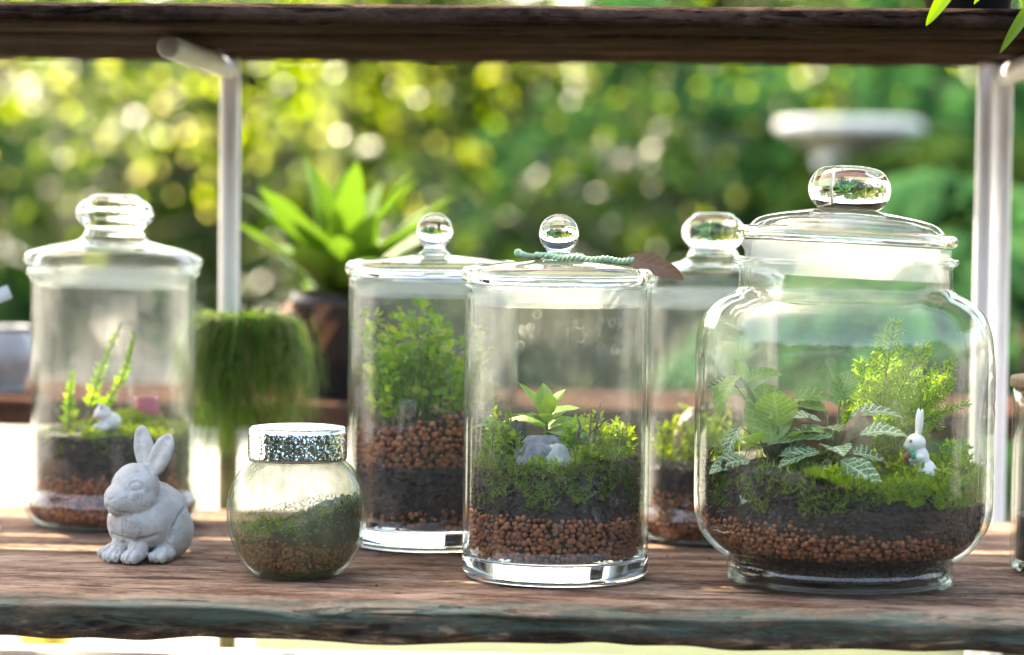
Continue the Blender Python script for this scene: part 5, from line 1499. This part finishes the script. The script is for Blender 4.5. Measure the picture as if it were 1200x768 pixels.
# ------------------------------------------------------------------ moss and roots pressed against the glass
def wall_moss(label, j, rf, zb, zt, n, L, M, seed, a0=0, a1=360, gap=.0013):
    r2 = np.random.default_rng(seed); P = []; D = []
    for k in range(n):
        a = R(r2.uniform(a0, a1)); w = r2.random()
        z = zb(a) + (zt(a) - zb(a)) * w
        if noise.noise((math.cos(a) * 6, math.sin(a) * 6, z * 60 + seed)) < -.12 + .5 * (.5 - w): continue
        r = rf(z + L * .3) - gap - r2.random() * .001
        P.append((r * math.cos(a), r * math.sin(a), z))
        t_ = r2.normal() * .9
        D.append((-math.sin(a) * t_ - math.cos(a) * .25, math.cos(a) * t_ - math.sin(a) * .25, .8 + r2.normal() * .4))
    P = np.array(P); D = np.array(D); n = len(P); ln = L * (.5 + .8 * r2.random(n))
    U = np.stack([P[:, 0], P[:, 1], P[:, 0] * 0], 1)
    o = link('moss', scatter('moss', BLADE_V, BLADE_F, basis(D, U + r2.normal(size=(n, 3)) * .02), P, np.stack([ln * .12 + .0002, ln, ln * .3], 1)), M, None, (j[0], j[1], .0012))
    return tag(o, label, 'moss', kind='stuff')
wall_moss('dark moss pressed on the glass above the pebbles below the grey stones', J3, rf3, lambda a: .060, lambda a: .094, 5200, .0075, M_moss_dark, 1)
wall_moss('green moss pressed on the glass of the largest jar', J5, rf5, lambda a: .068, lambda a: .090, 7000, .0085, M_moss, 2, -80, 60)
wall_moss('dark roots and moss pressed on the left glass of the largest jar', J5, rf5, lambda a: .064, lambda a: .090, 1800, .008, M_moss_dark, 3, 100, 280)
wall_moss('olive moss pressed on the glass behind the rabbit statue', J1, rf1, lambda a: .066, lambda a: .084, 1500, .006, M_moss_dark, 4)

# ------------------------------------------------------------------ unseen trees added behind the lens to darken reflections in the glass
ADDED_TREES = [(-7.5, -1.5, 0.5, (2.0, 1.6, 1.3), 'dark', 'added unseen dark green tree standing well left of the rack'),
         (-4.6, -4.6, 0.4, (2.2, 1.4, 1.2), 'mid', 'added unseen spreading green tree facing the rack from the left of the yard'),
         (-1.5, -6.2, 0.4, (2.0, 1.2, 1.3), 'dark', 'added unseen dark green tree facing the rack straight across the yard'),
         (2.0, -6.0, 0.4, (2.0, 1.2, 1.2), 'dark', 'added unseen lower dark tree facing the rack beside the taller dark one'),
         (5.2, -4.0, 0.4, (2.2, 1.4, 1.2), 'mid', 'added unseen spreading green tree facing the rack from the right of the yard'),
         (7.8, -0.8, 0.5, (2.0, 1.6, 1.3), 'dark', 'added unseen dark green tree standing well right of the rack')]
for i, (x, y, z, rad, M, lab) in enumerate(ADDED_TREES):
    tree('added_tree', lab, 'tree', (x, y), (x, y, z), rad, 7000, .40, M, 60, 'unseen trees added across from the rack', seed=300 + i, spread=.42)

# ------------------------------------------------------------------ odds and ends
M_yellow = plain_mat('yellow_plastic', (0.72, 0.46, 0.02), (0.62, 0.38, 0.015), 0.45, 10)
yc = at(48, 760, 4.6)
jc_ = thing('jerry_can', 'yellow plastic jerry can standing on the ground below the shelf', 'can', (yc[0], yc[1], GZ), 0)
link('body', bar((-.042, -.03, 0), (.042, .10, .405), .014), M_yellow, jc_)
link('handle', MB().tube([(0, -.015, .402), (0, -.01, .430), (0, .045, .440), (0, .06, .402)], .008, 8).mesh('handle'), M_yellow, jc_)
link('cap', MB().tube([(0, .08, .400), (0, .085, .43)], [.016, .016], 14).mesh('cap'), M_ink, jc_)
M_label = plain_mat('white_plastic', (0.80, 0.80, 0.78), None, 0.4, 10)
lp = at(-14, 352, 2.18)
pl = thing('plant_label', 'white plastic plant label on a wire stake at the shelf end', 'label', (lp[0], lp[1], 0), 0)
link('stake', MB().tube([(0, 0, 0), (0, 0, lp[2] - .01)], .0012, 6).mesh('stake'), M_post, pl)
link('foot', lathe('foot', [(0, 0), (.011, 0), (.011, .003), (.006, .006), (0, .006)], 24), M_post, pl)
me = bar((-.022, -.0009, -.0065), (.022, .0009, .0065), .0006); link('plate', me, M_label, pl, (0, -.003, lp[2]), (0, R(-22), 0))
M_ceram = plain_mat('grey_glaze', (0.45, 0.47, 0.50), (0.25, 0.27, 0.30), 0.4, 25)
for (px, lab, h, r) in [(10, 'pale grey ceramic urn on the bench', .075, .032), (-52, 'squat grey ceramic urn at the bench end', .06, .036)]:
    q = at(px, 462, 2.83)
    u_ = thing('urn', lab, 'urn', (q[0], 2.83, BZ + .0015), 0)
    link('body', lathe('body', smooth_prof([(0, 0), (r*.6, 0), (r*.62, .004), (r*.95, h*.4), (r, h*.6), (r*.8, h*.85), (r*.7, h*.92), (r*.82, h), (r*.72, h), (r*.62, h*.9), (0, h*.8)], 4), 40), M_ceram, u_)

# ------------------------------------------------------------------ more growth in the jar with grey stones
r4 = random.Random(44)
sp = [(r4.uniform(-.062, -.030), r4.uniform(-.035, .03), r4.uniform(.018, .040), r4.uniform(-.004, .004), r4.uniform(-.004, .004)) for k in range(22)]
sp = [q for q in sp if math.hypot(q[0], q[1]) < .060]
sprigs('sprig_plant', 'soft grey-green sprigs left of the black stone', 'plant', J3, H3, sp, 'leaf', .0065, M_moss, 21, 26, lean=.7)
sp = [(r4.uniform(.010, .060), r4.uniform(-.005, .045), r4.uniform(.012, .026), r4.uniform(-.004, .004), r4.uniform(-.004, .004)) for k in range(46)]
sp = [q for q in sp if math.hypot(q[0], q[1]) < .062]
sprigs('sprig_plant', 'low bright green sprigs behind the toy figure', 'plant', J3, H3, sp, 'leaf', .0062, M_jade, 22, 22, lean=.6)
sp = [(.022 + r4.uniform(-.012, .012), -.012 + r4.uniform(-.008, .008), r4.uniform(.010, .028), r4.uniform(-.006, .006), r4.uniform(-.004, .004)) for k in range(16)]
sprigs('sprig_plant', 'fresh green sprigs right of the rosette plant', 'plant', J3, H3, sp, 'leaf', .0075, M_small, 23, 22, lean=.5)
sp = [(.004 + r4.uniform(-.03, .03), -.056 + r4.uniform(-.006, .006), r4.uniform(.006, .016), r4.uniform(-.003, .003), 0) for k in range(22)]
sprigs('sprig_plant', 'star moss tufts in front of the large grey stone', 'plant', J3, H3, sp, 'leaf', .0052, M_moss, 24, 24, lean=.8)
# shaggier moss tufts in the largest jar
sp = []
for k in range(110):
    a = r4.uniform(0, 2 * PI); q = math.sqrt(r4.random()) * .106; x, y = q * math.cos(a), q * math.sin(a)
    if x > -.03: sp.append((x, y, r4.uniform(.006, .018) * (1.6 if x > .075 else 1), r4.uniform(-.004, .004), r4.uniform(-.004, .004)))
sprigs('moss_tuft', 'shaggy raised moss tufts around the white rabbit figurine', 'moss', J5, H5, sp, 'leaf', .0060, M_moss, 25, 26, lean=.7)

# ------------------------------------------------------------------ spilled grit on the shelf
r5 = np.random.default_rng(77)
n = 45
gx = r5.uniform(-.42, .46, n); gy = r5.uniform(1.80, 2.28, n); gr = .0003 + .0007 * r5.random(n) ** 2
ok = np.ones(n, bool)
for (jx, jy), rr_ in ((J1, .086), (J2, .079), (J3, .079), (J4, .068), (J5, .095), (JB, .042), (JC, .06), ((-.3055, 2.005), .045)):
    ok &= np.hypot(gx - jx, gy - jy) > rr_
P = np.stack([gx, gy, gr * .7 + .0004], 1)[ok]
v, f = PEB[2]
tag(link('spilled_grit', scatter('spilled_grit', v, f, basis(r5.normal(size=(len(P), 3)), r5.normal(size=(len(P), 3))), P, gr[ok], smooth=True), M_crumb), 'fine dark grit scattered over the shelf boards', 'grit', kind='stuff')
wall_moss('yellow-green moss creeping up the glass of the small ball jar', JB, rfb, lambda a: .034 + .012 * math.cos(a), lambda a: .054 + .012 * math.cos(a), 1500, .0040, M_moss, 8)
